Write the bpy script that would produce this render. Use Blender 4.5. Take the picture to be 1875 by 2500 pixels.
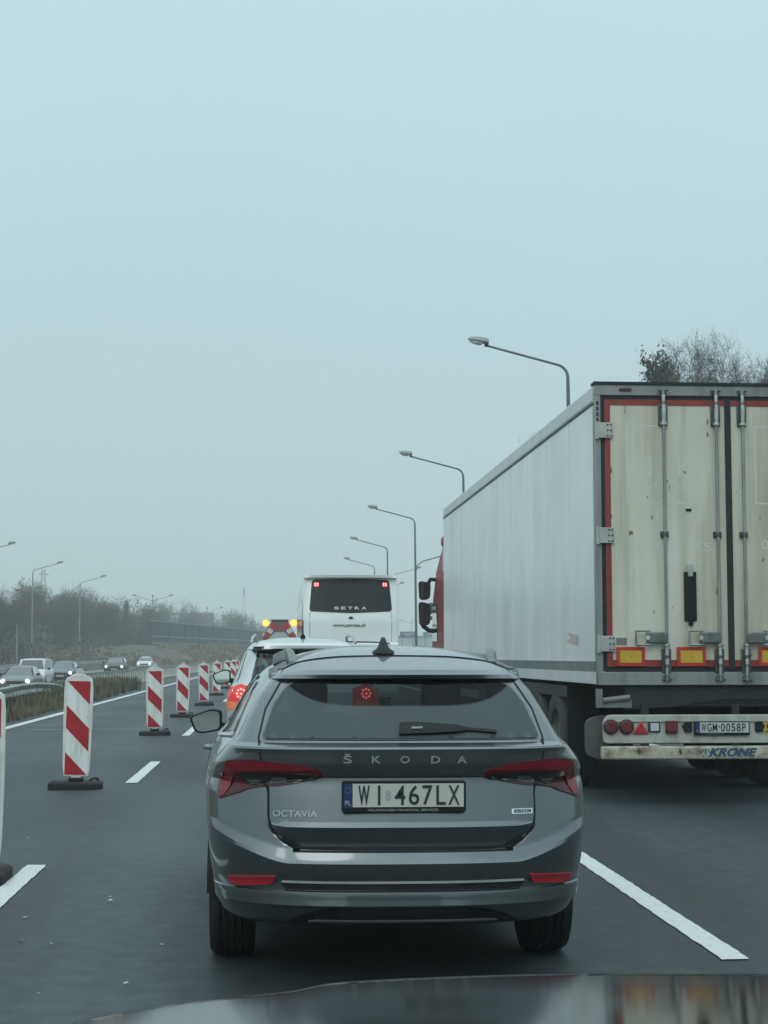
import bpy, bmesh, math, random
from math import sin, cos, pi, radians, sqrt
from mathutils import Vector, Matrix
from mathutils.geometry import delaunay_2d_cdt
random.seed(7)
for o in list(bpy.data.objects): bpy.data.objects.remove(o)
SC = bpy.context.scene
COL = SC.collection

# ------------------------------------------------------------ camera
cam_d = bpy.data.cameras.new('camera'); cam = bpy.data.objects.new('camera', cam_d); COL.objects.link(cam)
SC.camera = cam
cam_d.sensor_fit = 'VERTICAL'; cam_d.sensor_height = 24.0; cam_d.lens = 24.0*4050/2500
cam_d.clip_start = 0.05; cam_d.clip_end = 4000
H = 1.41
A, P = radians(3.681), radians(4.967)
fw = Vector((sin(A)*cos(P), cos(A)*cos(P), sin(P)))
cam.location = (0, 0, H)
cam.rotation_euler = fw.to_track_quat('-Z', 'Y').to_euler()

# ------------------------------------------------------------ world: overcast sky
W = bpy.data.worlds.new('World'); SC.world = W; W.use_nodes = True
nt = W.node_tree; nt.nodes.clear()
wo = nt.nodes.new('ShaderNodeOutputWorld'); b1 = nt.nodes.new('ShaderNodeBackground'); b2 = nt.nodes.new('ShaderNodeBackground')
sky = nt.nodes.new('ShaderNodeTexSky'); sky.sky_type = 'NISHITA'; sky.sun_disc = False
SUN_EL, SUN_AZ = radians(38), radians(200)
sky.sun_elevation = SUN_EL; sky.sun_rotation = SUN_AZ; sky.dust_density = 4; sky.air_density = 1.5
b1.inputs[1].default_value = 0.08
tc = nt.nodes.new('ShaderNodeTexCoord'); sp = nt.nodes.new('ShaderNodeSeparateXYZ'); nt.links.new(tc.outputs['Generated'], sp.inputs[0])
nz = nt.nodes.new('ShaderNodeTexNoise'); nz.inputs['Scale'].default_value = 1.3; nz.inputs['Detail'].default_value = 3
nt.links.new(tc.outputs['Generated'], nz.inputs['Vector'])
ma = nt.nodes.new('ShaderNodeMath'); ma.operation = 'MULTIPLY_ADD'; nt.links.new(nz.outputs[0], ma.inputs[0]); ma.inputs[1].default_value = 0.34
nt.links.new(sp.outputs[2], ma.inputs[2])
ms = nt.nodes.new('ShaderNodeMath'); ms.operation = 'SUBTRACT'; nt.links.new(ma.outputs[0], ms.inputs[0]); ms.inputs[1].default_value = 0.17
rp = nt.nodes.new('ShaderNodeValToRGB'); nt.links.new(ms.outputs[0], rp.inputs[0])
e = rp.color_ramp.elements
e[0].position = 0.0; e[0].color = (.49, .655, .655, 1)
e[1].position = 0.45; e[1].color = (.555, .755, .815, 1)
m = e.new(0.08); m.color = (.475, .645, .66, 1)
m = e.new(0.22); m.color = (.475, .655, .705, 1)
m = e.new(1.0); m.color = (1.35, 1.68, 1.74, 1)
nt.links.new(rp.outputs[0], b2.inputs[0]); b2.inputs[1].default_value = 1.0
nt.links.new(sky.outputs[0], b1.inputs[0])
mx = nt.nodes.new('ShaderNodeMixShader'); mx.inputs[0].default_value = 0.93
nt.links.new(b1.outputs[0], mx.inputs[1]); nt.links.new(b2.outputs[0], mx.inputs[2]); nt.links.new(mx.outputs[0], wo.inputs[0])
# sun behind the cloud
sd = bpy.data.lights.new('sun', 'SUN'); sd.energy = 0.5; sd.angle = radians(25); sd.color = (1, 1, .95)
so = bpy.data.objects.new('sun', sd); COL.objects.link(so)
so.rotation_euler = Vector((sin(SUN_AZ)*cos(SUN_EL), cos(SUN_AZ)*cos(SUN_EL), sin(SUN_EL))).to_track_quat('Z', 'Y').to_euler()
SC.view_settings.view_transform = 'Standard'; SC.view_settings.look = 'None'; SC.view_settings.exposure = 0.09; SC.view_settings.gamma = 1
SC.view_settings.use_curve_mapping = False

# ------------------------------------------------------------ materials
def pbr(name, col, rough=.6, metal=0., coat=0., spec=.5, var=0., vscale=3., vstretch=(1, 1, 1), bump=0., bscale=40., col2=None, emis=None, estr=1., trans=0., ior=1.45, alpha=1.):
    m = bpy.data.materials.new(name); m.use_nodes = True
    n = m.node_tree; p = n.nodes['Principled BSDF']
    if name == 'car_paint_grey': p.inputs['Coat IOR'].default_value = 1.65
    p.inputs['Base Color'].default_value = (*col, 1); p.inputs['Roughness'].default_value = rough
    p.inputs['Metallic'].default_value = metal; p.inputs['Coat Weight'].default_value = coat; p.inputs['Coat Roughness'].default_value = .06
    p.inputs['Specular IOR Level'].default_value = spec
    if trans: p.inputs['Transmission Weight'].default_value = trans; p.inputs['IOR'].default_value = ior
    if alpha < 1: p.inputs['Alpha'].default_value = alpha
    if emis: p.inputs['Emission Color'].default_value = (*emis, 1); p.inputs['Emission Strength'].default_value = estr
    if var or bump or col2:
        t = n.nodes.new('ShaderNodeTexCoord'); mp = n.nodes.new('ShaderNodeMapping'); mp.inputs['Scale'].default_value = vstretch
        n.links.new(t.outputs['Object'], mp.inputs[0])
    if var or col2:
        z = n.nodes.new('ShaderNodeTexNoise'); z.inputs['Scale'].default_value = vscale; z.inputs['Detail'].default_value = 6; z.inputs['Roughness'].default_value = .65
        n.links.new(mp.outputs[0], z.inputs['Vector'])
        r = n.nodes.new('ShaderNodeValToRGB'); n.links.new(z.outputs[0], r.inputs[0])
        c2 = col2 or tuple(min(1, c*(1+var)) for c in col)
        c1 = col if col2 else tuple(c*(1-var) for c in col)
        r.color_ramp.elements[0].position = .35; r.color_ramp.elements[1].position = .68
        r.color_ramp.elements[0].color = (*c1, 1); r.color_ramp.elements[1].color = (*c2, 1)
        n.links.new(r.outputs[0], p.inputs['Base Color'])
    if bump:
        z2 = n.nodes.new('ShaderNodeTexNoise'); z2.inputs['Scale'].default_value = bscale; z2.inputs['Detail'].default_value = 4
        n.links.new(t.outputs['Object'], z2.inputs['Vector'])
        b = n.nodes.new('ShaderNodeBump'); b.inputs['Strength'].default_value = bump; b.inputs['Distance'].default_value = .02
        n.links.new(z2.outputs[0], b.inputs['Height']); n.links.new(b.outputs[0], p.inputs['Normal'])
    return m

def asphalt_mat(name, base):
    m = bpy.data.materials.new(name); m.use_nodes = True; n = m.node_tree; L = n.links; p = n.nodes['Principled BSDF']
    t = n.nodes.new('ShaderNodeTexCoord')
    def noise(scale, stretch, det=4):
        mp = n.nodes.new('ShaderNodeMapping'); mp.inputs['Scale'].default_value = stretch; L.new(t.outputs['Object'], mp.inputs[0])
        z = n.nodes.new('ShaderNodeTexNoise'); z.inputs['Scale'].default_value = scale; z.inputs['Detail'].default_value = det; L.new(mp.outputs[0], z.inputs['Vector']); return z
    za = noise(.9, (1, .06, 1)); zb = noise(160, (1, 1, 1), 2); zc = noise(.35, (1, .5, 1), 5)
    def ramp(z, a, b, p0=.3, p1=.7):
        r = n.nodes.new('ShaderNodeMapRange'); r.inputs[1].default_value = p0; r.inputs[2].default_value = p1; r.inputs[3].default_value = a; r.inputs[4].default_value = b
        L.new(z.outputs[0], r.inputs[0]); return r
    ra = ramp(za, .66, 1.32); rb = ramp(zb, .35, 1.8); rc = ramp(zc, .8, 1.22)
    m1 = n.nodes.new('ShaderNodeMath'); m1.operation = 'MULTIPLY'; L.new(ra.outputs[0], m1.inputs[0]); L.new(rb.outputs[0], m1.inputs[1])
    m2 = n.nodes.new('ShaderNodeMath'); m2.operation = 'MULTIPLY'; L.new(m1.outputs[0], m2.inputs[0]); L.new(rc.outputs[0], m2.inputs[1])
    zd = noise(7., (1, 1, 1), 8); rd = ramp(zd, .72, 1.28); m3 = n.nodes.new('ShaderNodeMath'); m3.operation = 'MULTIPLY'; L.new(m2.outputs[0], m3.inputs[0]); L.new(rd.outputs[0], m3.inputs[1])
    # polished wheel tracks, two to a lane
    sx_ = n.nodes.new('ShaderNodeSeparateXYZ'); L.new(t.outputs['Object'], sx_.inputs[0]); a1 = n.nodes.new('ShaderNodeMath'); a1.operation = 'MULTIPLY_ADD'; L.new(sx_.outputs[0], a1.inputs[0]); a1.inputs[1].default_value = 2*pi/1.875; a1.inputs[2].default_value = -(.265+.9375)*2*pi/1.875
    a2 = n.nodes.new('ShaderNodeMath'); a2.operation = 'COSINE'; L.new(a1.outputs[0], a2.inputs[0]); a3 = n.nodes.new('ShaderNodeMath'); a3.operation = 'MULTIPLY_ADD'; L.new(a2.outputs[0], a3.inputs[0]); a3.inputs[1].default_value = .16; a3.inputs[2].default_value = 1.
    m4 = n.nodes.new('ShaderNodeMath'); m4.operation = 'MULTIPLY'; L.new(m3.outputs[0], m4.inputs[0]); L.new(a3.outputs[0], m4.inputs[1])
    c = n.nodes.new('ShaderNodeVectorMath'); c.operation = 'SCALE'; c.inputs[0].default_value = base; L.new(m4.outputs[0], c.inputs['Scale'])
    L.new(c.outputs[0], p.inputs['Base Color'])
    r2 = ramp(zc, .5, .72); L.new(r2.outputs[0], p.inputs['Roughness']); p.inputs['Specular IOR Level'].default_value = .35
    b = n.nodes.new('ShaderNodeBump'); b.inputs['Strength'].default_value = .35; b.inputs['Distance'].default_value = .006; L.new(zb.outputs[0], b.inputs['Height']); L.new(b.outputs[0], p.inputs['Normal'])
    return m

def marking_mat():
    m = pbr('road_paint', (.62, .64, .62), .6); n = m.node_tree; L = n.links; p = n.nodes['Principled BSDF']
    t = n.nodes.new('ShaderNodeTexCoord'); v = n.nodes.new('ShaderNodeTexNoise'); v.inputs['Scale'].default_value = 38; v.inputs['Detail'].default_value = 5; v.inputs['Roughness'].default_value = .8
    L.new(t.outputs['Object'], v.inputs['Vector']); r = n.nodes.new('ShaderNodeValToRGB'); L.new(v.outputs[0], r.inputs[0])
    r.color_ramp.elements[0].position = .34; r.color_ramp.elements[0].color = (.16, .17, .17, 1)
    r.color_ramp.elements[1].position = .43; r.color_ramp.elements[1].color = (.60, .62, .60, 1)
    L.new(r.outputs[0], p.inputs['Base Color'])
    return m

def glass_mat(name, tint=(.25, .3, .3), painted_refl=None, painted_refl_col=(.16, .18, .18), refl=1.):
    # transparent tinted pane + fresnel mirror + optional reflection painted as pale diffuse colour below an arc
    m = bpy.data.materials.new(name); m.use_nodes = True; n = m.node_tree; L = n.links; n.nodes.clear()
    o = n.nodes.new('ShaderNodeOutputMaterial'); tr = n.nodes.new('ShaderNodeBsdfTransparent'); tr.inputs[0].default_value = (*tint, 1)
    gl = n.nodes.new('ShaderNodeBsdfGlossy'); gl.inputs['Roughness'].default_value = .03; gl.inputs[0].default_value = (refl, refl, refl, 1)
    fr = n.nodes.new('ShaderNodeFresnel'); fr.inputs[0].default_value = 1.5
    mxx = n.nodes.new('ShaderNodeMixShader'); L.new(fr.outputs[0], mxx.inputs[0])
    if painted_refl:
        df = n.nodes.new('ShaderNodeBsdfDiffuse'); df.inputs[0].default_value = (*painted_refl_col, 1)
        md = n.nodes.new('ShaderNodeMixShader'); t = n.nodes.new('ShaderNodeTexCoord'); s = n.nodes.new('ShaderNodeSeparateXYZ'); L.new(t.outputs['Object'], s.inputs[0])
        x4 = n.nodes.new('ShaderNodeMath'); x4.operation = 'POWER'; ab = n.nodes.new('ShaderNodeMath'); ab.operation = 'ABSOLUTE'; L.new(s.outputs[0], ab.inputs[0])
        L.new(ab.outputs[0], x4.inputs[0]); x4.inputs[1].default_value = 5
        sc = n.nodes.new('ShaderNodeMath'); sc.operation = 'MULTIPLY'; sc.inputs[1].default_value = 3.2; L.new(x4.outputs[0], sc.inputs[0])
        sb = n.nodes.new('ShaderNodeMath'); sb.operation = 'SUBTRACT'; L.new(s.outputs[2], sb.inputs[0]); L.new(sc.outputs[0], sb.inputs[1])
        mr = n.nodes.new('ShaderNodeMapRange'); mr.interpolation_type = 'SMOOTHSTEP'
        mr.inputs[1].default_value = painted_refl-.006; mr.inputs[2].default_value = painted_refl+.008; mr.inputs[3].default_value = .62; mr.inputs[4].default_value = .02
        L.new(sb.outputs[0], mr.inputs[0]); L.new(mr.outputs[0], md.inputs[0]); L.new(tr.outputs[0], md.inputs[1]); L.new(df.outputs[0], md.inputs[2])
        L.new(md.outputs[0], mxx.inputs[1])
    else:
        L.new(tr.outputs[0], mxx.inputs[1])
    L.new(gl.outputs[0], mxx.inputs[2]); L.new(mxx.outputs[0], o.inputs[0])
    return m

def streak_mat(name, base, dark, light, sx=6., sz=.35, rough=.45, spots=True, coat=.2):
    # painted panel with rain streaks and grime, vertical
    m = bpy.data.materials.new(name); m.use_nodes = True; n = m.node_tree; L = n.links; p = n.nodes['Principled BSDF']
    t = n.nodes.new('ShaderNodeTexCoord')
    def noise(sc, st, det=5, ro=.6):
        mp = n.nodes.new('ShaderNodeMapping'); mp.inputs['Scale'].default_value = st; L.new(t.outputs['Object'], mp.inputs[0])
        z = n.nodes.new('ShaderNodeTexNoise'); z.inputs['Scale'].default_value = sc; z.inputs['Detail'].default_value = det; z.inputs['Roughness'].default_value = ro
        L.new(mp.outputs[0], z.inputs['Vector']); return z
    z1 = noise(1., (sx, sx, sz)); z2 = noise(1.1, (1, 1, 1))
    r1 = n.nodes.new('ShaderNodeValToRGB'); L.new(z1.outputs[0], r1.inputs[0]); e = r1.color_ramp.elements
    e[0].position = .3; e[0].color = (*dark, 1); e[1].position = .75; e[1].color = (*light, 1); mm = e.new(.52); mm.color = (*base, 1)
    r2 = n.nodes.new('ShaderNodeMapRange'); r2.inputs[1].default_value = .3; r2.inputs[2].default_value = .7; r2.inputs[3].default_value = .9; r2.inputs[4].default_value = 1.08; L.new(z2.outputs[0], r2.inputs[0])
    v = n.nodes.new('ShaderNodeVectorMath'); v.operation = 'SCALE'; L.new(r1.outputs[0], v.inputs[0]); L.new(r2.outputs[0], v.inputs['Scale'])
    out = v.outputs[0]
    if spots:
        z3 = noise(15., (1, 1, .45), 2, .4); r3 = n.nodes.new('ShaderNodeMapRange'); r3.inputs[1].default_value = .70; r3.inputs[2].default_value = .75; L.new(z3.outputs[0], r3.inputs[0])
        mc = n.nodes.new('ShaderNodeMix'); mc.data_type = 'RGBA'; L.new(r3.outputs[0], mc.inputs[0]); L.new(out, mc.inputs[6]); mc.inputs[7].default_value = (dark[0]*.35, dark[1]*.3, dark[2]*.22, 1)
        out = mc.outputs[2]
    L.new(out, p.inputs['Base Color']); p.inputs['Roughness'].default_value = rough; p.inputs['Coat Weight'].default_value = coat
    p.inputs['Coat Roughness'].default_value = .12
    return m

M = {}
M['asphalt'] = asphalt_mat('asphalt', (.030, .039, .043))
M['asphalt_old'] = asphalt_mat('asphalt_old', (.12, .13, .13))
M['mark'] = marking_mat()
M['earth'] = pbr('earth', (.045, .048, .034), .95, col2=(.09, .085, .055), vscale=.8)
M['grass'] = pbr('dry_grass', (.085, .08, .045), .9, col2=(.24, .21, .13), vscale=.9)
M['grass_dark'] = pbr('weeds', (.045, .05, .028), .9, col2=(.10, .10, .055), vscale=2.)
M['bush'] = pbr('bush', (.05, .048, .034), .9, col2=(.10, .085, .055), vscale=.25)
M['bark'] = pbr('bark', (.060, .056, .050), .9, var=.25, vscale=4)
M['twig'] = pbr('twig', (.070, .060, .052), .9, var=.2, vscale=.4)
M['twig_warm'] = pbr('twig_warm', (.13, .095, .055), .9, var=.25, vscale=.5)
M['twig_green'] = pbr('twig_green', (.085, .09, .045), .9, var=.25, vscale=.5)
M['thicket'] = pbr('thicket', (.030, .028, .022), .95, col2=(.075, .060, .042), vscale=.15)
M['needle'] = pbr('needle', (.022, .038, .026), .9, var=.3, vscale=2)
M['leaf'] = pbr('dead_leaf', (.085, .074, .060), .9, var=.35, vscale=2)
M['paint'] = pbr('car_paint_grey', (.118, .134, .143), .34, metal=.9, coat=1., var=.12, vscale=2.2, vstretch=(1, 1, .5))
M['silver'] = pbr('car_paint_silver', (.56, .59, .60), .35, metal=.35, coat=1.)
M['white_paint'] = pbr('white_paint', (.62, .63, .61), .35, coat=.7, var=.05, vscale=1)
M['bus_white'] = pbr('bus_white', (.80, .82, .80), .35, coat=.6, var=.05, vscale=.7)
M['van_white'] = pbr('van_white', (.55, .56, .56), .4, coat=.5)
M['blue_grey'] = pbr('blue_grey_paint', (.06, .085, .115), .4, metal=.4, coat=.5)
M['dark_green'] = pbr('dark_paint', (.018, .024, .027), .45, metal=.2, coat=.3)
M['mid_silver'] = pbr('pale_green_silver', (.12, .145, .15), .4, metal=.4, coat=.5)
M['black'] = pbr('black_plastic', (.010, .011, .012), .55, spec=.25)
M['black_gloss'] = pbr('black_gloss', (.006, .007, .008), .08, coat=1.)
M['rubber'] = pbr('rubber', (.018, .018, .018), .85, var=.3, vscale=9, bump=.2)
M['tyre'] = pbr('tyre', (.010, .010, .011), .8, bump=.3, bscale=60)
M['tyre_dusty'] = pbr('tyre_dusty', (.045, .046, .044), .9, var=.3, vscale=6)
M['grey_plastic'] = pbr('grey_plastic', (.10, .105, .105), .6, var=.1)
M['dark_metal'] = pbr('dark_metal', (.030, .033, .036), .6, metal=.3, var=.3, vscale=5)
M['chassis'] = pbr('chassis', (.010, .012, .013), .85, var=.4, vscale=4)
M['steel'] = pbr('galvanised_steel', (.30, .32, .31), .42, metal=.8, var=.25, vscale=7, vstretch=(1, 1, .3))
M['steel_dark'] = pbr('dark_steel', (.10, .11, .11), .45, metal=.6, var=.4, vscale=12)
M['chrome_dull'] = pbr('dull_chrome', (.50, .52, .51), .28, metal=1., var=.2, vscale=14)
M['steel_dull'] = pbr('dull_steel', (.20, .215, .21), .6, metal=.4, var=.22, vscale=4, vstretch=(1, 1, .5))
M['steel_light'] = pbr('light_steel', (.42, .44, .43), .5, metal=.2, var=.15, vscale=5)
M['handle_steel'] = pbr('handle_steel', (.17, .18, .18), .4, metal=.7, var=.3, vscale=10)
M['chrome'] = pbr('chrome', (.75, .76, .76), .12, metal=1.)
M['mirror'] = pbr('mirror_glass', (.7, .72, .72), .02, metal=1.)
M['red_lens'] = pbr('red_lens', (.20, .010, .016), .2, coat=.45, spec=.4)
M['lens_dull'] = pbr('dusty_red_lens', (.13, .014, .014), .45, var=.35, vscale=12)
M['dark_lens'] = pbr('dark_red_lens', (.085, .006, .010), .15, coat=.4, spec=.4)
M['smoke_lens'] = pbr('smoked_lens', (.018, .014, .016), .08, coat=1.)
M['clear_bar'] = pbr('clear_reflector', (.20, .19, .18), .15, metal=.5, coat=1.)
M['reflector'] = pbr('red_reflector', (.42, .012, .02), .22, coat=.8)
M['red_lit'] = pbr('red_lamp_lit', (.5, .02, .02), .3, emis=(1., .045, .03), estr=.22)
M['red_led'] = pbr('red_led', (.8, .1, .1), .3, emis=(1., .14, .11), estr=6.)
M['red_glow'] = pbr('red_lamp_glow', (.5, .02, .03), .3, emis=(1., .03, .04), estr=.22)
M['pink_led'] = pbr('pink_led', (.8, .2, .2), .3, emis=(1., .45, .45), estr=1.6)
M['amber'] = pbr('amber_lens', (.55, .13, .03), .25, coat=1., emis=(1, .2, .03), estr=.25)
M['beacon'] = pbr('amber_beacon_glow', (1, .5, .1), .3, emis=(1., .42, .03), estr=3.2)
M['beacon_halo'] = pbr('amber_halo', (1, .35, .03), .3, emis=(1., .30, .02), estr=1.2)
M['headlight'] = pbr('headlight_lit', (1, 1, 1), .3, emis=(.95, 1., 1.), estr=2.6)
M['lamp_glass'] = pbr('lamp_glass', (.5, .53, .52), .2, coat=1.)
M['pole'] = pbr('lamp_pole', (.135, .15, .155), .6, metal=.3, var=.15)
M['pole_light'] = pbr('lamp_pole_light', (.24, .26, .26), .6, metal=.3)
M['lamp_head'] = pbr('lamp_head', (.26, .28, .27), .5, metal=.2, var=.15)
M['panel_white'] = streak_mat('beacon_white', (.78, .80, .77), (.56, .57, .53), (.84, .86, .83), 22, 3., .45, False)
M['panel_edge'] = pbr('beacon_edge', (.70, .71, .68), .5, var=.15, vscale=6)
M['stripe_red'] = pbr('stripe_red', (.40, .012, .022), .35, var=.15, vscale=9)
M['roof_rail'] = pbr('painted_rail', (.60, .62, .61), .4, var=.08, vscale=2)
M['badge'] = pbr('badge_metal', (.36, .38, .38), .35, metal=.4)
M['trailer_side'] = streak_mat('trailer_side', (.78, .80, .78), (.70, .72, .70), (.82, .84, .825), 1.2, .10, .36, False, .25)
M['trailer_door'] = streak_mat('trailer_door', (.60, .58, .48), (.40, .38, .285), (.67, .665, .605), 4.5, .26, .5, True, .1)
M['ghost'] = pbr('faded_lettering', (.60, .595, .53), .5)
M['frame_grey'] = streak_mat('frame_grey', (.24, .255, .25), (.15, .155, .15), (.30, .31, .30), 5, .6, .5, False)
M['trailer_red'] = streak_mat('trailer_red', (.26, .022, .018), (.14, .018, .014), (.32, .03, .025), 9, .8, .5, False)
M['red_bright'] = pbr('retro_red', (.48, .03, .02), .4, var=.1, vscale=8)
M['yellow'] = pbr('retro_yellow', (.55, .36, .03), .4, var=.12, vscale=6)
M['seal'] = pbr('door_seal', (.018, .022, .026), .8, var=.3)
M['rusty'] = streak_mat('rusty_white', (.44, .42, .33), (.13, .07, .04), (.54, .53, .45), 8, 9., .6, True)
M['light_bar'] = streak_mat('light_bar', (.42, .43, .38), (.28, .27, .22), (.48, .49, .45), 7, 3., .55, False)
M['flap'] = pbr('mud_flap', (.075, .082, .082), .75, var=.35, vscale=5, bump=.2, bscale=12)
M['blue_text'] = pbr('blue_lettering', (.02, .07, .14), .5)
M['text_web'] = pbr('text_web', (.10, .12, .12), .5)
M['plate'] = pbr('plate_white', (.50, .52, .47), .4, var=.05)
M['plate_truck'] = pbr('plate_white_truck', (.46, .49, .50), .4)
M['plate_blue'] = pbr('plate_blue', (.012, .03, .12), .4)
M['text_dark'] = pbr('text_dark', (.012, .022, .018), .5)
M['text_light'] = pbr('text_light', (.35, .37, .36), .5)
M['text_grey'] = pbr('text_grey', (.20, .22, .22), .5)
M['cab_red'] = pbr('cab_red', (.22, .008, .016), .55, coat=.1, spec=.3)
M['cab_pink'] = pbr('cab_faded_red', (.34, .12, .13), .35, coat=.5)
M['sign_green'] = pbr('sign_green', (.01, .11, .07), .5)
M['sign_teal'] = pbr('sign_blue', (.03, .14, .17), .5)
M['sign_white'] = pbr('sign_white', (.6, .62, .6), .5)
M['sign_orange'] = pbr('sign_orange', (.30, .13, .02), .5)
M['wall'] = pbr('noise_wall', (.006, .022, .030), .7, var=.2, vscale=.3, vstretch=(1, 1, 3))
M['wall_cap'] = pbr('noise_wall_cap', (.20, .25, .26), .6)
M['concrete'] = pbr('concrete', (.24, .25, .24), .85, var=.2)
M['building'] = pbr('building', (.08, .09, .085), .7)
M['pale'] = pbr('pale_cladding', (.42, .46, .46), .7, var=.1)
M['window'] = pbr('dark_window', (.02, .025, .028), .1)
M['interior'] = pbr('interior', (.014, .017, .018), .8)
M['interior_grey'] = pbr('interior_grey', (.10, .11, .11), .8)
M['glass_rear'] = glass_mat('glass_rear', (.075, .095, .10), painted_refl=1.192, painted_refl_col=(.118, .142, .150), refl=.22)
M['glass_side'] = glass_mat('glass_side', (.22, .27, .27))
M['glass_clear'] = glass_mat('glass_clear', (.72, .78, .78))
M['bus_glass'] = pbr('bus_glass', (.010, .014, .018), .35, spec=.25, var=.4, vscale=3, vstretch=(8, 1, .5))
M['dark_glass'] = pbr('dark_glass', (.014, .02, .024), .06, coat=1.)
M['bonnet'] = pbr('bonnet_paint', (.010, .012, .014), .075, metal=.0, coat=.0, spec=.62)
M['scrap'] = pbr('leaf_scrap', (.40, .41, .38), .8)
M['side_seam'] = pbr('side_seam', (.70, .72, .70), .4)

# ------------------------------------------------------------ helpers
def tag(o, label=None, cat=None, group=None, kind=None):
    if label: o['label'] = label
    if cat: o['category'] = cat
    if group: o['group'] = group
    if kind: o['kind'] = kind
    return o
def empty(name, loc=(0, 0, 0), rz=0, label=None, cat=None, group=None):
    o = bpy.data.objects.new(name, None); COL.objects.link(o); o.location = loc; o.rotation_euler = (0, 0, rz); o.empty_display_size = .2
    return tag(o, label, cat, group)
_kids = {}
def kids(o): return _kids.get(o.name, [])
def setpar(o, p):
    o.parent = p; _kids.setdefault(p.name, []).append(o)
def copy_tree(o, parent=None, label=None):
    c = o.copy(); COL.objects.link(c)
    if parent is not None: setpar(c, parent)
    if label: c['label'] = label
    for ch in kids(o): copy_tree(ch, c)
    return c

class MB:
    def __init__(s): s.v = []; s.f = []
    def add(s, vs, fs):
        b = len(s.v); s.v += [tuple(v) for v in vs]; s.f += [tuple(i+b for i in f) for f in fs]; return s
    def box(s, x0, x1, y0, y1, z0, z1):
        return s.add([(x0, y0, z0), (x1, y0, z0), (x1, y1, z0), (x0, y1, z0), (x0, y0, z1), (x1, y0, z1), (x1, y1, z1), (x0, y1, z1)],
                     [(0, 3, 2, 1), (4, 5, 6, 7), (0, 1, 5, 4), (1, 2, 6, 5), (2, 3, 7, 6), (3, 0, 4, 7)])
    def cyl(s, p0, p1, r0, r1=None, n=10, caps=True):
        r1 = r0 if r1 is None else r1; p0 = Vector(p0); p1 = Vector(p1); d = (p1-p0).normalized()
        u = d.orthogonal().normalized(); w = d.cross(u)
        vs = [p0+(u*cos(2*pi*i/n)+w*sin(2*pi*i/n))*r0 for i in range(n)]+[p1+(u*cos(2*pi*i/n)+w*sin(2*pi*i/n))*r1 for i in range(n)]
        fs = [(i, (i+1) % n, n+(i+1) % n, n+i) for i in range(n)]
        if caps: fs += [tuple(range(n-1, -1, -1)), tuple(range(n, 2*n))]
        return s.add(vs, fs)
    def tube(s, pts, r, n=8, r1=None):
        pts = [Vector(p) for p in pts]; k = len(pts); vs = []; u = None
        for i, p in enumerate(pts):
            d = (pts[min(i+1, k-1)]-pts[max(i-1, 0)]).normalized()
            if u is None: u = d.orthogonal().normalized()
            u = (u-d*u.dot(d)).normalized(); w = d.cross(u)
            rr = r if r1 is None else r+(r1-r)*i/(k-1)
            vs += [p+(u*cos(2*pi*j/n)+w*sin(2*pi*j/n))*rr for j in range(n)]
        fs = [(i*n+j, i*n+(j+1) % n, (i+1)*n+(j+1) % n, (i+1)*n+j) for i in range(k-1) for j in range(n)]
        fs += [tuple(range(n-1, -1, -1)), tuple(range((k-1)*n, k*n))]
        return s.add(vs, fs)
    def loft(s, rings, close=True, caps=True):
        n = len(rings[0]); vs = [p for r in rings for p in r]
        fs = [(i*n+j, i*n+(j+1) % n, (i+1)*n+(j+1) % n, (i+1)*n+j) for i in range(len(rings)-1) for j in range(n if close else n-1)]
        if caps: fs += [tuple(range(n-1, -1, -1)), tuple(range((len(rings)-1)*n, len(rings)*n))]
        return s.add(vs, fs)
    def prism(s, poly, y0, y1):  # (x,z) polygon extruded along y
        n = len(poly); vs = [(x, y0, z) for x, z in poly]+[(x, y1, z) for x, z in poly]
        return s.add(vs, [tuple(range(n)), tuple(range(2*n-1, n-1, -1))]+[(i, n+i, n+(i+1) % n, (i+1) % n) for i in range(n)])
    def lathe_x(s, prof, n=32, cx=0, cy=0, cz=0):  # profile (r, x) revolved about the x axis
        vs = [(cx+x, cy+r*cos(2*pi*j/n), cz+r*sin(2*pi*j/n)) for r, x in prof for j in range(n)]
        k = len(prof)
        return s.add(vs, [(i*n+j, i*n+(j+1) % n, (i+1)*n+(j+1) % n, (i+1)*n+j) for i in range(k-1) for j in range(n)])
    def build(s, name, mat, parent=None, ang=35, bevel=0, seg=2, smooth=True, loc=None, recalc=True):
        me = bpy.data.meshes.new(name); me.from_pydata(s.v, [], s.f)
        mats = mat if isinstance(mat, list) else [mat]
        for q in mats: me.materials.append(q)
        bm = bmesh.new(); bm.from_mesh(me); 
        if recalc: bmesh.ops.recalc_face_normals(bm, faces=bm.faces)
        if smooth:
            ca = radians(ang)
            for f in bm.faces: f.smooth = True
            for ed in bm.edges:
                if len(ed.link_faces) == 2 and ed.calc_face_angle(0) > ca: ed.smooth = False
        bm.to_mesh(me); bm.free()
        o = bpy.data.objects.new(name, me); COL.objects.link(o)
        if loc: o.location = loc
        if parent is not None: setpar(o, parent)
        if bevel:
            b = o.modifiers.new('bevel', 'BEVEL'); b.width = bevel; b.segments = seg; b.limit_method = 'ANGLE'; b.angle_limit = radians(40)
        return o

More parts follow.
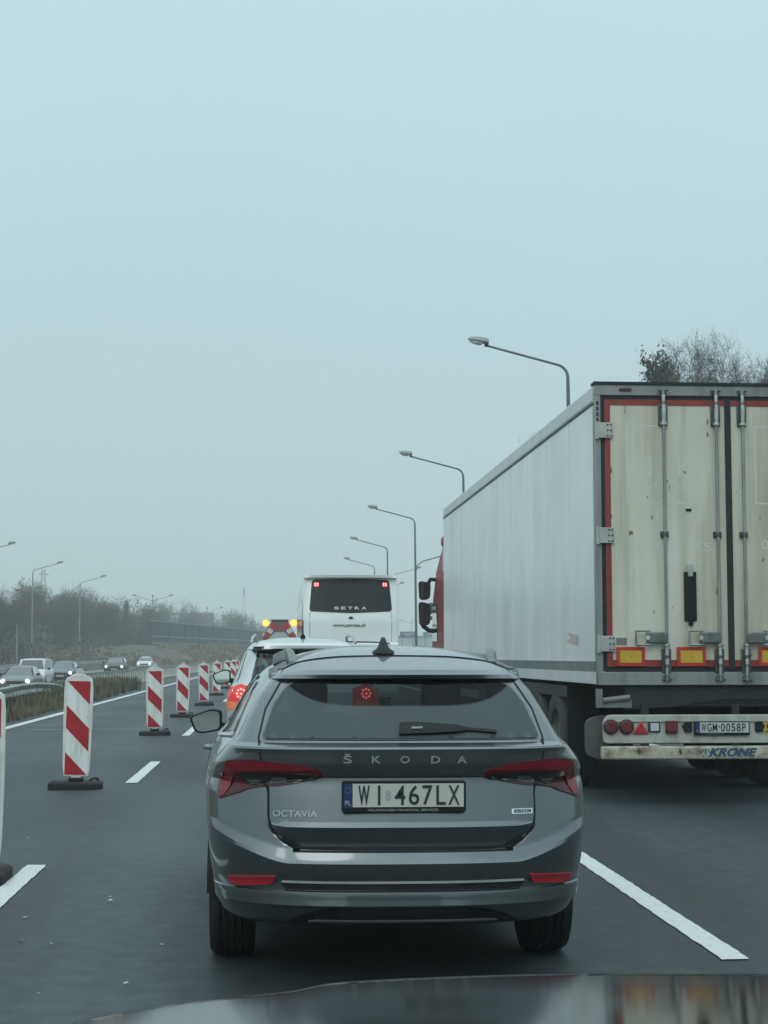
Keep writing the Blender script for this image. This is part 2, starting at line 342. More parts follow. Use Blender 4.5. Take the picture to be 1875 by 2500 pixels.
def text_geo(s, w, h, bold=0., shear=0., ext=.003, space=1.):
    cu = bpy.data.curves.new('t', 'FONT'); cu.body = s; cu.offset = bold; cu.shear = shear; cu.extrude = .01; cu.resolution_u = 4; cu.space_character = space
    o = bpy.data.objects.new('t', cu); COL.objects.link(o); dg = bpy.context.evaluated_depsgraph_get()
    me = bpy.data.meshes.new_from_object(o.evaluated_get(dg)); vs = [v.co.copy() for v in me.vertices]; fs = [tuple(p.vertices) for p in me.polygons]
    bpy.data.objects.remove(o); bpy.data.curves.remove(cu); bpy.data.meshes.remove(me)
    x0 = min(v.x for v in vs); x1 = max(v.x for v in vs); y0 = min(v.y for v in vs); y1 = max(v.y for v in vs)
    return [((v.x-(x0+x1)/2)*w/(x1-x0), (v.y-(y0+y1)/2)*h/(y1-y0), v.z*ext/.01) for v in vs], fs
def text(s, name, mat, parent, x, y, z, w, h, surf=None, eps=.004, **k):
    vs, fs = text_geo(s, w, h, **k); mb = MB()
    if surf:
        out = []
        for u, v, q in vs:
            p, n = surf(x+u, z+v); out.append(p+n*(eps+q))
        mb.add(out, fs)
    else: mb.add([(x+u, y-q, z+v) for u, v, q in vs], fs)
    return mb.build(name, mat, parent, smooth=False)

def inpoly(x, y, poly):
    c = False; j = len(poly)-1
    for i in range(len(poly)):
        xi, yi = poly[i]; xj, yj = poly[j]
        if (yi > y) != (yj > y) and x < (xj-xi)*(y-yi)/(yj-yi)+xi: c = not c
        j = i
    return c
def patch(poly, surf, name, mat, parent, eps=.004, thick=.01, step=.025, hole=None, ang=50):
    single = thick < .0015
    def sub(pl):
        out = []
        for i in range(len(pl)):
            a = Vector(pl[i]); b = Vector(pl[(i+1) % len(pl)]); k = max(1, int((b-a).length/step))
            out += [tuple(a+(b-a)*t/k) for t in range(k)]
        return out
    B = sub(poly); pts = [Vector(p) for p in B]; edges = [(i, (i+1) % len(B)) for i in range(len(B))]
    if hole:
        Hh = sub(hole); o = len(pts); pts += [Vector(p) for p in Hh]; edges += [(o+i, o+(i+1) % len(Hh)) for i in range(len(Hh))]
    x0 = min(p[0] for p in B); x1 = max(p[0] for p in B); z0 = min(p[1] for p in B); z1 = max(p[1] for p in B)
    nx = int((x1-x0)/step); nzz = int((z1-z0)/step)
    if nx*nzz < 6000:
        for i in range(1, nx):
            for j in range(1, nzz):
                q = (x0+i*step+1e-4, z0+j*step+1e-4)
                if inpoly(*q, B) and not (hole and inpoly(*q, hole)): pts.append(Vector(q))
    r = delaunay_2d_cdt(pts, edges, [], 0 , 1e-6)
    vs = r[0]; fs = []
    for f in r[2]:
        c = sum((vs[i] for i in f), Vector((0, 0)))/len(f)
        if inpoly(c.x, c.y, B) and not (hole and inpoly(c.x, c.y, hole)): fs.append(tuple(f))
    top = []; bot = []
    for v in vs:
        p, n = surf(v.x, v.y); top.append(p+n*eps); bot.append(p+n*(eps-thick))
    n = len(top); cnt = {}
    for f in fs:
        for i in range(len(f)):
            k = tuple(sorted((f[i], f[(i+1) % len(f)]))); cnt[k] = cnt.get(k, 0)+1
    rim = [(a, b, b+n, a+n) for (a, b), c in cnt.items() if c == 1]
    if single:   # one pane sheet, every face turned outwards
        out = []
        for f in fs:
            a, b, c = (top[k] for k in f[:3]); cr = (b-a).cross(c-a); n_ = surf(*vs[f[0]])[1]
            if cr.length < 1e-7: continue
            out.append(f if cr.dot(n_) > 0 else f[::-1])
        mb = MB(); mb.add(top, out); return mb.build(name, mat, parent, ang=ang, recalc=False)
    mb = MB(); mb.add(top+bot, fs+rim); return mb.build(name, mat, parent, ang=ang)
def stroke(pts, w):  # polyline -> closed thin polygon
    pts = [Vector(p) for p in pts]; L = []; R = []
    for i, p in enumerate(pts):
        d = (pts[min(i+1, len(pts)-1)]-pts[max(i-1, 0)]).normalized(); n = Vector((-d.y, d.x))
        L.append(tuple(p+n*w/2)); R.append(tuple(p-n*w/2))
    return L+R[::-1]
def roundpoly(pts, r, k=4):
    out = []; n = len(pts)
    for i in range(n):
        a = Vector(pts[i-1]); b = Vector(pts[i]); c = Vector(pts[(i+1) % n]); rr = r[i] if isinstance(r, (list, tuple)) else r
        if rr <= 0: out.append(tuple(b)); continue
        u = (a-b); v = (c-b); l = min(rr, u.length*.49, v.length*.49); p = b+u.normalized()*l; q = b+v.normalized()*l
        for t in range(k+1):
            s = t/k; out.append(tuple(p*(1-s)**2+b*2*s*(1-s)+q*s*s))
    return out
def tab(table, z, k=1):
    if z <= table[0][0]: return table[0][k]
    for a, b in zip(table, table[1:]):
        if z <= b[0]: t = (z-a[0])/(b[0]-a[0]) if b[0] > a[0] else 1; return a[k]+(b[k]-a[k])*t
    return table[-1][k]
def cx(y): return .00025*(y-110)**2 if y > 110 else 0.

class Shell:
    """vehicle body from plan outlines stacked in height; y runs forward from the tail"""
    def __init__(s, length, w, rear, front, tp=((0, 0),), ys=1.6, Dr=((0, .5, 2.7),), Df=((0, .7, 2.6),), top=None, crown=.08, yc=None):
        s.L = length; s.w = w; s.rear = rear; s.front = front; s.tp = tp; s.ys = ys; s.Dr = Dr; s.Df = Df; s.top = top; s.crown = crown; s.yc = yc or length*.42
    def rp(s, z):
        return tab(s.w, z)-tab(s.tp, z), tab(s.rear, z), tab(s.Dr, z), tab(s.Dr, z, 2)
    corner = None; xbf = None
    def rear_y(s, x, z):
        w, y0, D, n = s.rp(z)
        if s.corner and .40 < z < 1.02: y0 = s.corner(abs(x), z, y0)
        q = min(.999999, abs(x)/w); return y0+D*(1-(1-q**n)**(1/n))
    def front_y(s, x, z):
        w = tab(s.w, z); y0 = s.L-tab(s.front, z); D = tab(s.Df, z); n = tab(s.Df, z, 2); q = min(.9999, abs(x)/w); return y0-D*(1-(1-q**n)**(1/n))
    def side_x(s, y, z):
        w = tab(s.w, z); t = tab(s.tp, z); yr = tab(s.rear, z)+tab(s.Dr, z)
        if y < yr: return s.rp(z)[0]
        return w-t*max(0, (s.ys-y)/max(.01, s.ys-yr))**2
    def _n(s, f, a, b, out):
        d = .004; p = f(a, b); u = f(a+d, b)-f(a-d, b); v = f(a, b+d)-f(a, b-d); n = u.cross(v).normalized()
        return p, (n if n.dot(out) > 0 else -n)
    def R(s, x, z): return s._n(lambda a, b: Vector((a, s.rear_y(a, b), b)), x, z, Vector((0, -1, .01)))
    def F(s, x, z): return s._n(lambda a, b: Vector((a, s.front_y(a, b), b)), x, z, Vector((0, 1, .01)))
    def S(s, sg): return lambda y, z: s._n(lambda a, b: Vector((sg*s.side_x(a, b), a, b)), y, z, Vector((sg, 0, .01)))
    nr = 26; warp = None
    def ring(s, z, nr=None, ns=60, nf=14):
        nr = nr or s.nr; w, y0, D, n = s.rp(z); pts = []
        half = []; xb = s.xbf(z) if s.xbf else 0; Wp = s.warp or (lambda a, b: b)
        for i in range(nr+1):
            if xb:   # a column of vertices follows the tailgate edge exactly
                n1, n2 = 26, 14; q1 = .90
                if i <= n1: q = (xb-.004)*i/n1/w
                elif i <= n1+n2: q = (xb+.006+(q1*w-xb-.006)*(i-n1-1)/(n2-1))/w
                else: t_ = (i-n1-n2)/(nr-n1-n2); th0 = math.asin(q1**(n/2)); th = th0+(pi/2-th0)*t_; q = sin(th)**(2/n)
            else: th = pi/2*i/nr; q = sin(th)**(2/n) if th > 0 else 0
            z1 = Wp(w*q, z); x_ = w*q if q < .8 else s.rp(z1)[0]*q
            half.append((x_, s.rear_y(x_, z1) if i < nr else y0+D, z1))
        ya = y0+D; wf = tab(s.w, z); Df = tab(s.Df, z); nF = tab(s.Df, z, 2); yb = s.L-tab(s.front, z)-Df
        if yb < ya+.2: yb = ya+.2
        for i in range(1, ns): y = ya+(yb-ya)*i/ns; z1 = Wp(w, z); half.append((s.side_x(y, z1), y, z1))
        yn = s.L-tab(s.front, z)
        for i in range(nf+1):
            th = pi/2*(1-i/nf); q = sin(th)**(2/nF) if th > 0 else 0
            z1 = Wp(wf*q, z); half.append((tab(s.w, z1)*q, yb+max(0, cos(th))**(2/nF)*(yn-yb) if th < pi/2 else yb, z1))
        pts = [Vector((-x, y, zz)) for x, y, zz in half[::-1]][:-1]+[Vector((x, y, zz)) for x, y, zz in half][:-1]
        return pts
    def body(s, name, mat, parent, zs, holes=(), roof_rings=9, ang=22, keep_roof=True):
        rings = [s.ring(z) for z in zs]
        if keep_roof:
            P0 = rings[-1]; z0 = zs[-1]; c = Vector((0, s.yc, z0))
            for i in range(1, roof_rings+1):
                q = 1-i/roof_rings; q = max(q, .02)
                rings.append([Vector((c.x+(p.x-c.x)*q, c.y+(p.y-c.y)*q, z0+s.crown*(1-q**3.0))) for p in P0])
        n = len(rings[0]); vs = [p for r in rings for p in r]; fs = []
        for i in range(len(rings)-1):
            for j in range(n):
                f = (i*n+j, i*n+(j+1) % n, (i+1)*n+(j+1) % n, (i+1)*n+j)
                c = (vs[f[0]]+vs[f[1]]+vs[f[2]]+vs[f[3]])/4
                if i < len(zs)-1 and any(h(c) for h in holes): continue
                fs.append(f)
        fs.append(tuple(range((len(rings)-1)*n, len(rings)*n)))
        mb = MB(); mb.add(vs, fs); return mb.build(name, mat, parent, ang=ang)
def zlist(a, b, st, extra=()):
    k = int(round((b-a)/st)); z = set(round(a+(b-a)*i/k, 4) for i in range(k+1))
    z = {q for q in z if all(abs(q-x) > st*.3 for x in extra)}
    return sorted(z | set(extra))

def wheel(parent, x, y, r, wd, side, rim='alloy', tyre='tyre'):
    mb = MB(); h = wd/2
    pf_ = [(r*.60, -h*.9), (r*.72, -h), (r*.94, -h*.96), (r, -h*.7)]
    for gx in (-.46, -.16, .16, .46): pf_ += [(r, h*(gx-.05)), (r-.010, h*(gx-.04)), (r-.010, h*(gx+.04)), (r, h*(gx+.05))]
    mb.lathe_x(pf_+[(r, h*.7), (r*.94, h*.96), (r*.72, h), (r*.60, h*.9)], 36)
    t = mb.build('wheel', M[tyre], parent, loc=(x, y, r))
    mb = MB(); mb.lathe_x([(r*.62, side*h*.85), (r*.58, side*h*.55), (r*.2, side*h*.35), (.02, side*h*.5)], 24)
    if rim == 'alloy':
        for k in range(5):
            a = 2*pi*k/5; mb.cyl((side*h*.55, cos(a)*.05, sin(a)*.05), (side*h*.8, cos(a)*r*.58, sin(a)*r*.58), .03, .02, 6)
    mb.build('rim', M['steel_dull'], t, ang=40)
    return t

# ============================================================ SETTING
def road_drop(y):  # the opposite carriageway lies a little lower near the camera
    if y < 90: return .55
    if y < 145: return .55-.45*(y-90)/55
    return max(0, .10*(1-(y-145)/60))
def gz(u, y):  # terrain height at road coordinate u
    d = road_drop(y)
    if u > 11: return min(3.5, (u-11)*.22) if u < 60 else 3.5
    if u > -7.5: return 0.
    if u > -10.5: return -d*(-7.5-u)/3.
    if u > -21.5: return -d
    if u > -24: return -d
    return min(7.5, -d+(-24-u)*.14+max(0, -40-u)*.10)
YS = [-60, -20, 0]+[10*i for i in range(1, 60)]+[620, 680, 760, 900, 1200, 1495]
def strip(name, u0, u1, y0, y1, dz, mat, kind='structure', us=None, step=10, fz=gz):
    us = us or [u0, u1]; ys = [y0]; 
    while ys[-1] < y1-.01: ys.append(min(y1, ys[-1]+step))
    mb = MB(); vs = [(u+cx(y), y, fz(u, y)+dz) for y in ys for u in us]; n = len(us)
    mb.add(vs, [(i*n+j, i*n+j+1, (i+1)*n+j+1, (i+1)*n+j) for i in range(len(ys)-1) for j in range(n-1)])
    o = mb.build(name, mat, None); tag(o, kind=kind); return o
# ground sheet reaches the horizon
US = [-1250, -900, -300, -120, -60, -45, -35, -30, -27, -24, -21.5, -19.6, -15, -11.2, -10.5, -9, -7.5, -6, 0, 9, 11, 14, 20, 27, 40, 60, 120, 400, 1250]
mb = MB(); vs = [(u+min(cx(y), 90), y, gz(u, y)-.03) for y in YS for u in US]; n = len(US)
mb.add(vs, [(i*n+j, i*n+j+1, (i+1)*n+j+1, (i+1)*n+j) for i in range(len(YS)-1) for j in range(n-1)])
tag(mb.build('ground', M['earth']), kind='structure')
strip('road', -6.15, 9.0, -20, 560, 0, M['asphalt'])
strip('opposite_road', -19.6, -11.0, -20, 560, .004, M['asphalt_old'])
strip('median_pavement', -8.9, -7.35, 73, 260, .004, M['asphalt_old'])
PT = .006
strip('edge_line', -5.40, -5.20, 2, 500, PT, M['mark'])
strip('edge_line', 5.85, 6.05, 2, 500, PT, M['mark'])
strip('opposite_edge_line', -11.6, -11.45, 2, 500, PT+.006, M['mark'])
strip('opposite_edge_line', -19.2, -19.05, 2, 500, PT+.006, M['mark'])
mb = MB(); rj = random.Random(3)
for k in range(-1, 26):
    for u in (-1.61, 2.14):
        y0 = 7.75+11.05*k; y1 = y0+(3.75 if u < 0 or k != 0 else 4.4); N = 60 if k < 3 else 2; J = .006 if k < 3 else 0
        vs = []
        for q in range(N+1):
            y = y0+(y1-y0)*q/N; ye = rj.uniform(-J, J)*(2 if q in (0, N) else 0)
            vs += [(u-.066+rj.uniform(-J, J*.6)+cx(y), y+ye, PT), (u+.066+rj.uniform(-J*.6, J)+cx(y), y-ye, PT)]
        mb.add(vs, [(2*q, 2*q+1, 2*q+3, 2*q+2) for q in range(N)])
tag(mb.build('lane_marking', M['mark']), kind='structure')
mb = MB()
for k in range(20):
    y0 = 40+12*k; y1 = y0+4; u = -15.3
    mb.add([(u-.06+cx(y0), y0, gz(u, y0)+.014), (u+.06+cx(y0), y0, gz(u, y0)+.014), (u+.06+cx(y1), y1, gz(u, y1)+.014), (u-.06+cx(y1), y1, gz(u, y1)+.014)], [(0, 1, 2, 3)])
tag(mb.build('opposite_lane_marking', M['mark']), kind='structure')
# faint transverse joints across the closed lane
mb = MB()
for y, h_ in ((32.4, .10), (34.6, .05)): mb.add([(-4.7, y, .005), (-2.6, y+.1, .005), (-2.6, y+.1+h_*2, .005), (-4.7, y+h_*2, .005)], [(0, 1, 2, 3)])
tag(mb.build('road_joint', M['concrete']), kind='structure')

# embankment in front of the noise wall
WA = Vector((-18.6, 246)); WB = Vector((-1.5, 338)); WD = (WB-WA).normalized(); WN = Vector((-WD.y, WD.x))
mb = MB(); prof = [(-13, -.1), (-9, .6), (-4, 2.2), (-1, 3.0), (3, 3.1), (18, 2.5), (60, 1.0)]; rows = []
for t in (-70, -25, 0, 25, 50, 75, 100, 130, 180, 240):
    c = WA+WD*t; fade = 1. if t > -10 else max(0, 1+t/70)
    rows.append([(c.x+WN.x*d*.999, c.y+WN.y*d, z*fade-.04) for d, z in prof])
n = len(prof); mb.add([p for r in rows for p in r], [(i*n+j, i*n+j+1, (i+1)*n+j+1, (i+1)*n+j) for i in range(len(rows)-1) for j in range(n-1)])
tag(mb.build('embankment_terrain', M['bush']), kind='structure')

# ---- foliage-like masses of small leaf faces (weeds, bushes)
def tuft_mesh(name, mat, pts, hgt, wid, per, parent=None, leaf=False):
    mb = MB(); vs = []; fs = []
    for (x, y, z, s) in pts:
        for _ in range(per):
            a = random.uniform(0, 2*pi); r = random.uniform(0, wid*s); bx = x+cos(a)*r; by = y+sin(a)*r
            h = hgt*s*random.uniform(.5, 1.15); lean = h*random.uniform(.05, .45); b = random.uniform(0, 2*pi); w = .010+.008*s+h*.012
            c = random.uniform(0, pi); k = len(vs)
            vs += [(bx-cos(c)*w, by-sin(c)*w, z-.02), (bx+cos(c)*w, by+sin(c)*w, z-.02), (bx+cos(b)*lean*.5+cos(c)*w*.8, by+sin(b)*lean*.5+sin(c)*w*.8, z+h*.6), (bx+cos(b)*lean, by+sin(b)*lean, z+h)]
            fs += [(k, k+1, k+2), (k, k+2, k+3)]
    mb.v = vs; mb.f = fs; return mb.build(name, mat, parent, smooth=False)
pts = []
for i in range(1500):
    y = 9+ (78-9)*random.random()**1.15; u = random.uniform(-8.6, -6.25)
    if y > 66: u = random.uniform(-8.4, -6.9)
    pts.append((u, y, gz(u, y), random.uniform(.5, 1.0)*(1 if u < -6.7 else .45)))
for i in range(520):
    y = random.uniform(20, 68); u = random.uniform(-6.45, -5.72) if y < 60 else random.uniform(-6.6, -6.1); pts.append((u, y, 0, random.uniform(.45, .82)*(.55+.6*min(1, max(0, (-5.7-u)/.5)))))
tag(tuft_mesh('grass', M['grass'], pts, .62, .34, 14), kind='stuff')
pts = []
for i in range(170):
    y = random.uniform(12, 74); u = random.uniform(-7.4, -5.95); pts.append((u, y, 0, random.uniform(.5, 1.0)))
tag(tuft_mesh('weeds', M['grass_dark'], pts, .60, .30, 70), kind='stuff')
pts = []
for i in range(1500):
    y = random.uniform(60, 330); u = random.choice((random.uniform(-24, -20.5), random.uniform(-10.8, -9.2)))
    pts.append((u+cx(y), y, gz(u, y), random.uniform(.7, 1.6)))
tag(tuft_mesh('verge_grass', M['grass'], pts, .5, .9, 8), kind='stuff')
# scrub on the embankment and at the wood's edge
mb = MB(); vs = []; fs = []
def leafball(x, y, z, rx, rz, n, sz):
    for _ in range(n):
        a = random.uniform(0, 2*pi); t = random.random()**.5; ph = random.uniform(-.2, 1)
        px = x+cos(a)*rx*t*sqrt(max(0, 1-ph*ph*.9)); py = y+sin(a)*rx*t; pz = z+rz*max(0, ph)*(.4+.6*random.random())
        d = Vector((random.gauss(0, 1), random.gauss(0, 1), random.gauss(0, 1))).normalized(); q = d.orthogonal().normalized(); s_ = sz*random.uniform(.5, 1.4); k = len(vs)
        p = Vector((px, py, pz)); vs.extend([p-d*s_, p+q*s_*.35, p+d*s_, p-q*s_*.35]); fs.append((k, k+1, k+2, k+3))
for i in range(260):
    t = random.uniform(-55, 150); d = random.uniform(-12, -1); c = WA+WD*t+WN*d; zb = max(0, 3.0*min(1, (d+12)/9))*(1 if t > -5 else .5)
    leafball(c.x, c.y, zb-.3, random.uniform(.9, 2.2), random.uniform(.5, 1.3), 60, .30)
mb.v = [tuple(v) for v in vs]; mb.f = fs; tag(mb.build('scrub', M['twig_warm'], smooth=False), kind='stuff')

# ============================================================ TREES
def gen_tree(seed, h, spread=1., twigs=1., droop=0., depth=5, up=.55, dens=1.):
    rnd = random.Random(seed); tr = MB(); tw = MB(); V = tw.v; F = tw.f
    def seg(mbb, a, b, r0, r1, n): 
        mbb.cyl(a, b, r0, r1, n, caps=False)
    def strip3(a, b, r):
        d = (b-a); u = d.orthogonal().normalized()*r; w = d.normalized().cross(u); k = len(V)
        V.extend([tuple(a+u), tuple(a-u*.5+w*.87), tuple(a-u*.5-w*.87), tuple(b)]); F.extend([(k, k+1, k+3), (k+1, k+2, k+3), (k+2, k, k+3)])
    def grow(p, d, l, r, lev):
        k = 3 if lev < 3 else 2; pts = [p]; q = p.copy(); dd = d.copy()
        for i in range(k):
            dd = (dd+Vector((rnd.gauss(0, .13), rnd.gauss(0, .13), rnd.gauss(0, .08)+(.08 if lev < 3 else -droop*.35))).normalized()*.55).normalized()
            nq = q+dd*l/k; ra = r*(1-.6*i/k); rb = r*(1-.6*(i+1)/k)
            if lev <= 1: seg(tr, q, nq, ra, rb, 6)
            elif lev == 2: seg(tw, q, nq, ra, rb, 4)
            else: strip3(q, nq, max(ra, .011))
            q = nq; pts.append(q.copy())
        if lev >= depth: return
        nb = {0: 7, 1: 6, 2: 5, 3: 5, 4: 4}.get(lev, 3); nb = int(nb*(dens if lev >= 2 else 1)+.5)
        for i in range(nb):
            t = .3+.7*(i+rnd.random())/nb; s_ = min(len(pts)-2, int(t*(len(pts)-1))); f = t*(len(pts)-1)-s_; f = min(1, f)
            bp = pts[s_].lerp(pts[s_+1], f); ax = rnd.uniform(0, 2*pi); sp_ = rnd.uniform(.45, .95)*spread
            side = Vector((cos(ax), sin(ax), 0)); nd = (dd*cos(sp_)+side*sin(sp_)+Vector((0, 0, up*.35-(droop if lev >= 2 else 0)))).normalized()
            grow(bp, nd, l*rnd.uniform(.45, .68)*(1.1 if lev == 0 else 1), max(.008, r*.45), lev+1)
    grow(Vector((0, 0, -.3)), Vector((0, 0, 1)), h*.72, h*.016, 0)
    zs_ = sorted(v[2] for v in tw.v); top_ = zs_[int(len(zs_)*.995)]; k_ = h/top_
    for m_ in (tr, tw): m_.v = [(v[0]*k_, v[1]*k_, v[2]*k_) for v in m_.v]
    return tr, tw
def make_tree(name, seed, h, bark, twig, label, cat='tree', group=None, leaves=0, leafmat=None, leaf_r=.05, leaf_top=0., **k):
    root = empty(name, label=label, cat=cat, group=group); tr, tw = gen_tree(seed, h, **k)
    if leaves:
        rnd = random.Random(seed); base = [v for v in tw.v if v[2] > leaf_top*h]
        for _ in range(leaves):
            p = Vector(rnd.choice(base)); d = Vector((rnd.gauss(0, 1), rnd.gauss(0, 1), rnd.gauss(0, 1))).normalized(); q = d.orthogonal().normalized(); s_ = leaf_r*rnd.uniform(.6, 1.5); kk = len(tw.v)
            p += d*rnd.random()*.15
            tw.v += [tuple(p-d*s_), tuple(p+q*s_*.6), tuple(p+d*s_), tuple(p-q*s_*.6)]; tw.f.append((kk, kk+1, kk+2, kk+3))
    tr.build('trunk', bark, root, smooth=True, ang=60); tw.build('crown', twig, root, smooth=False)
    return root
TG = 'bare trees behind the opposite carriageway'; TL = 'bare leafless tree in the hazy wood beyond the opposite carriageway'
protos = [make_tree('bare_tree', 11, 9., M['bark'], M['twig'], TL, group=TG, dens=1.15, leaves=500, leafmat=None, leaf_r=.09),
          make_tree('bare_tree', 23, 9., M['bark'], M['twig'], TL, group=TG, spread=.85, dens=1.1, leaves=300, leaf_r=.08),
          make_tree('bare_tree', 37, 9., M['bark'], M['twig_green'], TL, group=TG, spread=1.1, dens=1.05, leaves=1500, leaf_r=.10),
          make_tree('bare_tree', 51, 9., M['bark'], M['twig_warm'], TL, group=TG, spread=.95, dens=1.1, leaves=2200, leaf_r=.10)]
first = [True]*4
def px2x(px, Z): return (px-676)*Z/4050
def place_tree(v, x, y, hh, z0=None, label=None):
    t = protos[v]
    if first[v]: first[v] = False; o = t
    else: o = copy_tree(t)
    u = x-cx(y); o.location = (x, y, gz(u, y)-.1 if z0 is None else z0)
    base = o.location.z; s = max(.3, (hh-base)/9.0); o.scale = (s*random.uniform(.9, 1.15), s*random.uniform(.9, 1.15), s); o.rotation_euler = (0, 0, random.uniform(0, 6.28))
    if label: o['label'] = label
    return o
TOPS = [(-120, 150), (0, 148), (45, 165), (80, 182), (110, 176), (150, 158), (185, 135), (215, 160), (240, 158), (262, 128), (290, 142), (312, 145), (332, 120), (360, 116), (400, 135), (440, 132), (470, 105), (520, 70), (560, 112), (600, 115), (650, 90)]
def topz(px, Z): return H+tab(TOPS, px)*Z/4050
rnd = random.Random(5)
for row, (off, n, ya, yb) in enumerate([(-29.5, 17, 132, 262), (-35, 17, 140, 275), (-42, 16, 160, 300), (-54, 15, 190, 330), (-70, 13, 230, 380)]):
    for i in range(n):
        y = ya+(yb-ya)*(i+rnd.uniform(.1, .9))/n; x = off+cx(y)+rnd.uniform(-2.5, 2.5); px = 676+x*4050/y
        if px < -70 or px > 460: continue
        full = topz(px, y); k = rnd.choice((0, 0, 1, 1, 2, 3)); f = rnd.uniform(.80, 1.0)*1.02 if rnd.random() < .75 else rnd.uniform(.55, .8)
        z0 = gz(x-cx(y), y)
        place_tree(k, x, y, z0+(full-z0)*f)
for px in (268, 280, 291, 303, 318, 327, 336, 346, 357, 368, 377):
    y = 262+(px-268)*.30+rnd.uniform(-6, 10); x = px2x(px, y); place_tree(rnd.choice((0, 1, 2, 3)), x, y, topz(px, y)*rnd.uniform(.86, 1.0), .4)
for px in (388, 405, 425, 448, 470, 535, 552, 570, 590, 612, 634, 655):  # beyond the noise wall
    y = rnd.uniform(352, 420); x = px2x(px, y); place_tree(rnd.choice((0, 1, 2)), x, y, topz(px, y)*rnd.uniform(.92, 1.02), 1.5)
# ragged low thicket between the trunks of the wood
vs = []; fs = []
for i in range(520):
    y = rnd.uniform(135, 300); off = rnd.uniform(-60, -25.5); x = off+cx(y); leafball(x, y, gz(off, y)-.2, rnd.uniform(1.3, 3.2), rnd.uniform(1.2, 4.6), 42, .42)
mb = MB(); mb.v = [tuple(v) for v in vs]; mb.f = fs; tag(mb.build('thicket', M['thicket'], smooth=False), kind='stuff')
# a dark conifer among them
root = empty('conifer_tree', label='dark pointed conifer standing up among the bare trees', cat='tree')
mb = MB(); mb.cyl((0, 0, 0), (0, 0, 9.6), .16, .02, 7); mb.build('trunk', M['bark'], root)
mb = MB(); vs = []; fs = []
for i in range(1500):
    t = rnd.random()**.7; z = 9.8-t*8.6; r = .1+t*1.9*rnd.uniform(.5, 1); a = rnd.uniform(0, 2*pi); p = Vector((cos(a)*r, sin(a)*r, z-.25*r)); q = Vector((cos(a), sin(a), -.35)); w = Vector((-sin(a), cos(a), 0))*.13; k = len(vs)
    vs += [p-q*.35-w*.4, p-q*.3+w*.4, p+q*.25+w, p+q*.4, p+q*.25-w]; fs.append((k, k+1, k+2, k+3, k+4))
mb.v = [tuple(v) for v in vs]; mb.f = fs; mb.build('crown', M['needle'], root, smooth=False); root.location = (px2x(312, 268), 268, 0); root.scale = (.9, .9, 1.06)
# trees right of the trailer
t = make_tree('weeping_birch', 71, 16.2, M['bark'], M['twig'], 'tall weeping birch with fine bare twigs above the trailer roof', depth=5, droop=.16, up=1.1, dens=1.9, spread=.62, leaves=9000, leaf_r=.05, leaf_top=.78)
t.location = (px2x(1826, 78), 78, .4); t.scale = (.50, .50, 1.0)
t2 = copy_tree(t, label='bare birch cut off by the right edge of the photo above the trailer'); t2.location = (px2x(1935, 84), 84, .4); t2.scale = (.5, .5, .99); t2.rotation_euler = (0, 0, 2.1)
t = make_tree('leafy_tree', 83, 14.2, M['bark'], M['leaf'], 'rounded dark tree still holding brown leaves, left of the birch', depth=5, up=.55, dens=1.7, spread=.62, leaves=20000, leaf_r=.085, leaf_top=.84)
t.location = (px2x(1708, 74), 74, .4); t.scale = (.72, .72, .975)
t = make_tree('bare_tree', 91, 15., M['bark'], M['twig'], 'bare treetop just showing over the middle of the trailer roof edge', depth=5, dens=1., spread=.8, leaves=900, leaf_r=.06)
t.location = (px2x(1292, 122), 122, 1.4); t.scale = (.45, .45, 1.07)

# ============================================================ noise wall, fence, guardrails
root = empty('noise_wall', label='long dark teal noise barrier with pale stepped top edge across the valley', cat='noise barrier')
L_ = (WB-WA).length; nseg = 9
root.location = (WA.x, WA.y, 0); root.rotation_euler = (0, 0, math.atan2(WD.y, WD.x))
for name, z0, z1 in (('upper_panel', 4.42, 6.42), ('middle_panel', 3.42, 4.28), ('lower_panel', 2.2, 3.28)):
    mb = MB()
    for i in range(nseg):
        a = L_*i/nseg; b = L_*(i+1)/nseg; st = .12-(i*.03)
        mb.box(a+.05, b-.05, -.1, .1, z0, z1+(st if name == 'upper_panel' else 0))
    mb.build(name, M['wall'], root, smooth=False)
for name, z in (('top_rail', 6.5), ('middle_rail', 4.35), ('lower_rail', 3.35)):
    mb = MB()
    for i in range(nseg):
        a = L_*i/nseg; b = L_*(i+1)/nseg; st = .12-(i*.03) if z > 6 else 0
        mb.box(a+.05, b-.05, -.18, .18, z-.06+st, z+.08+st)
    mb.build(name, M['wall_cap'], root, smooth=False)
for i in range(nseg+1):
    mb = MB(); mb.box(L_*i/nseg-.09, L_*i/nseg+.09, -.2, .2, 1.5, 6.4-i*.03); mb.build('post', M['wall'], root, smooth=False)

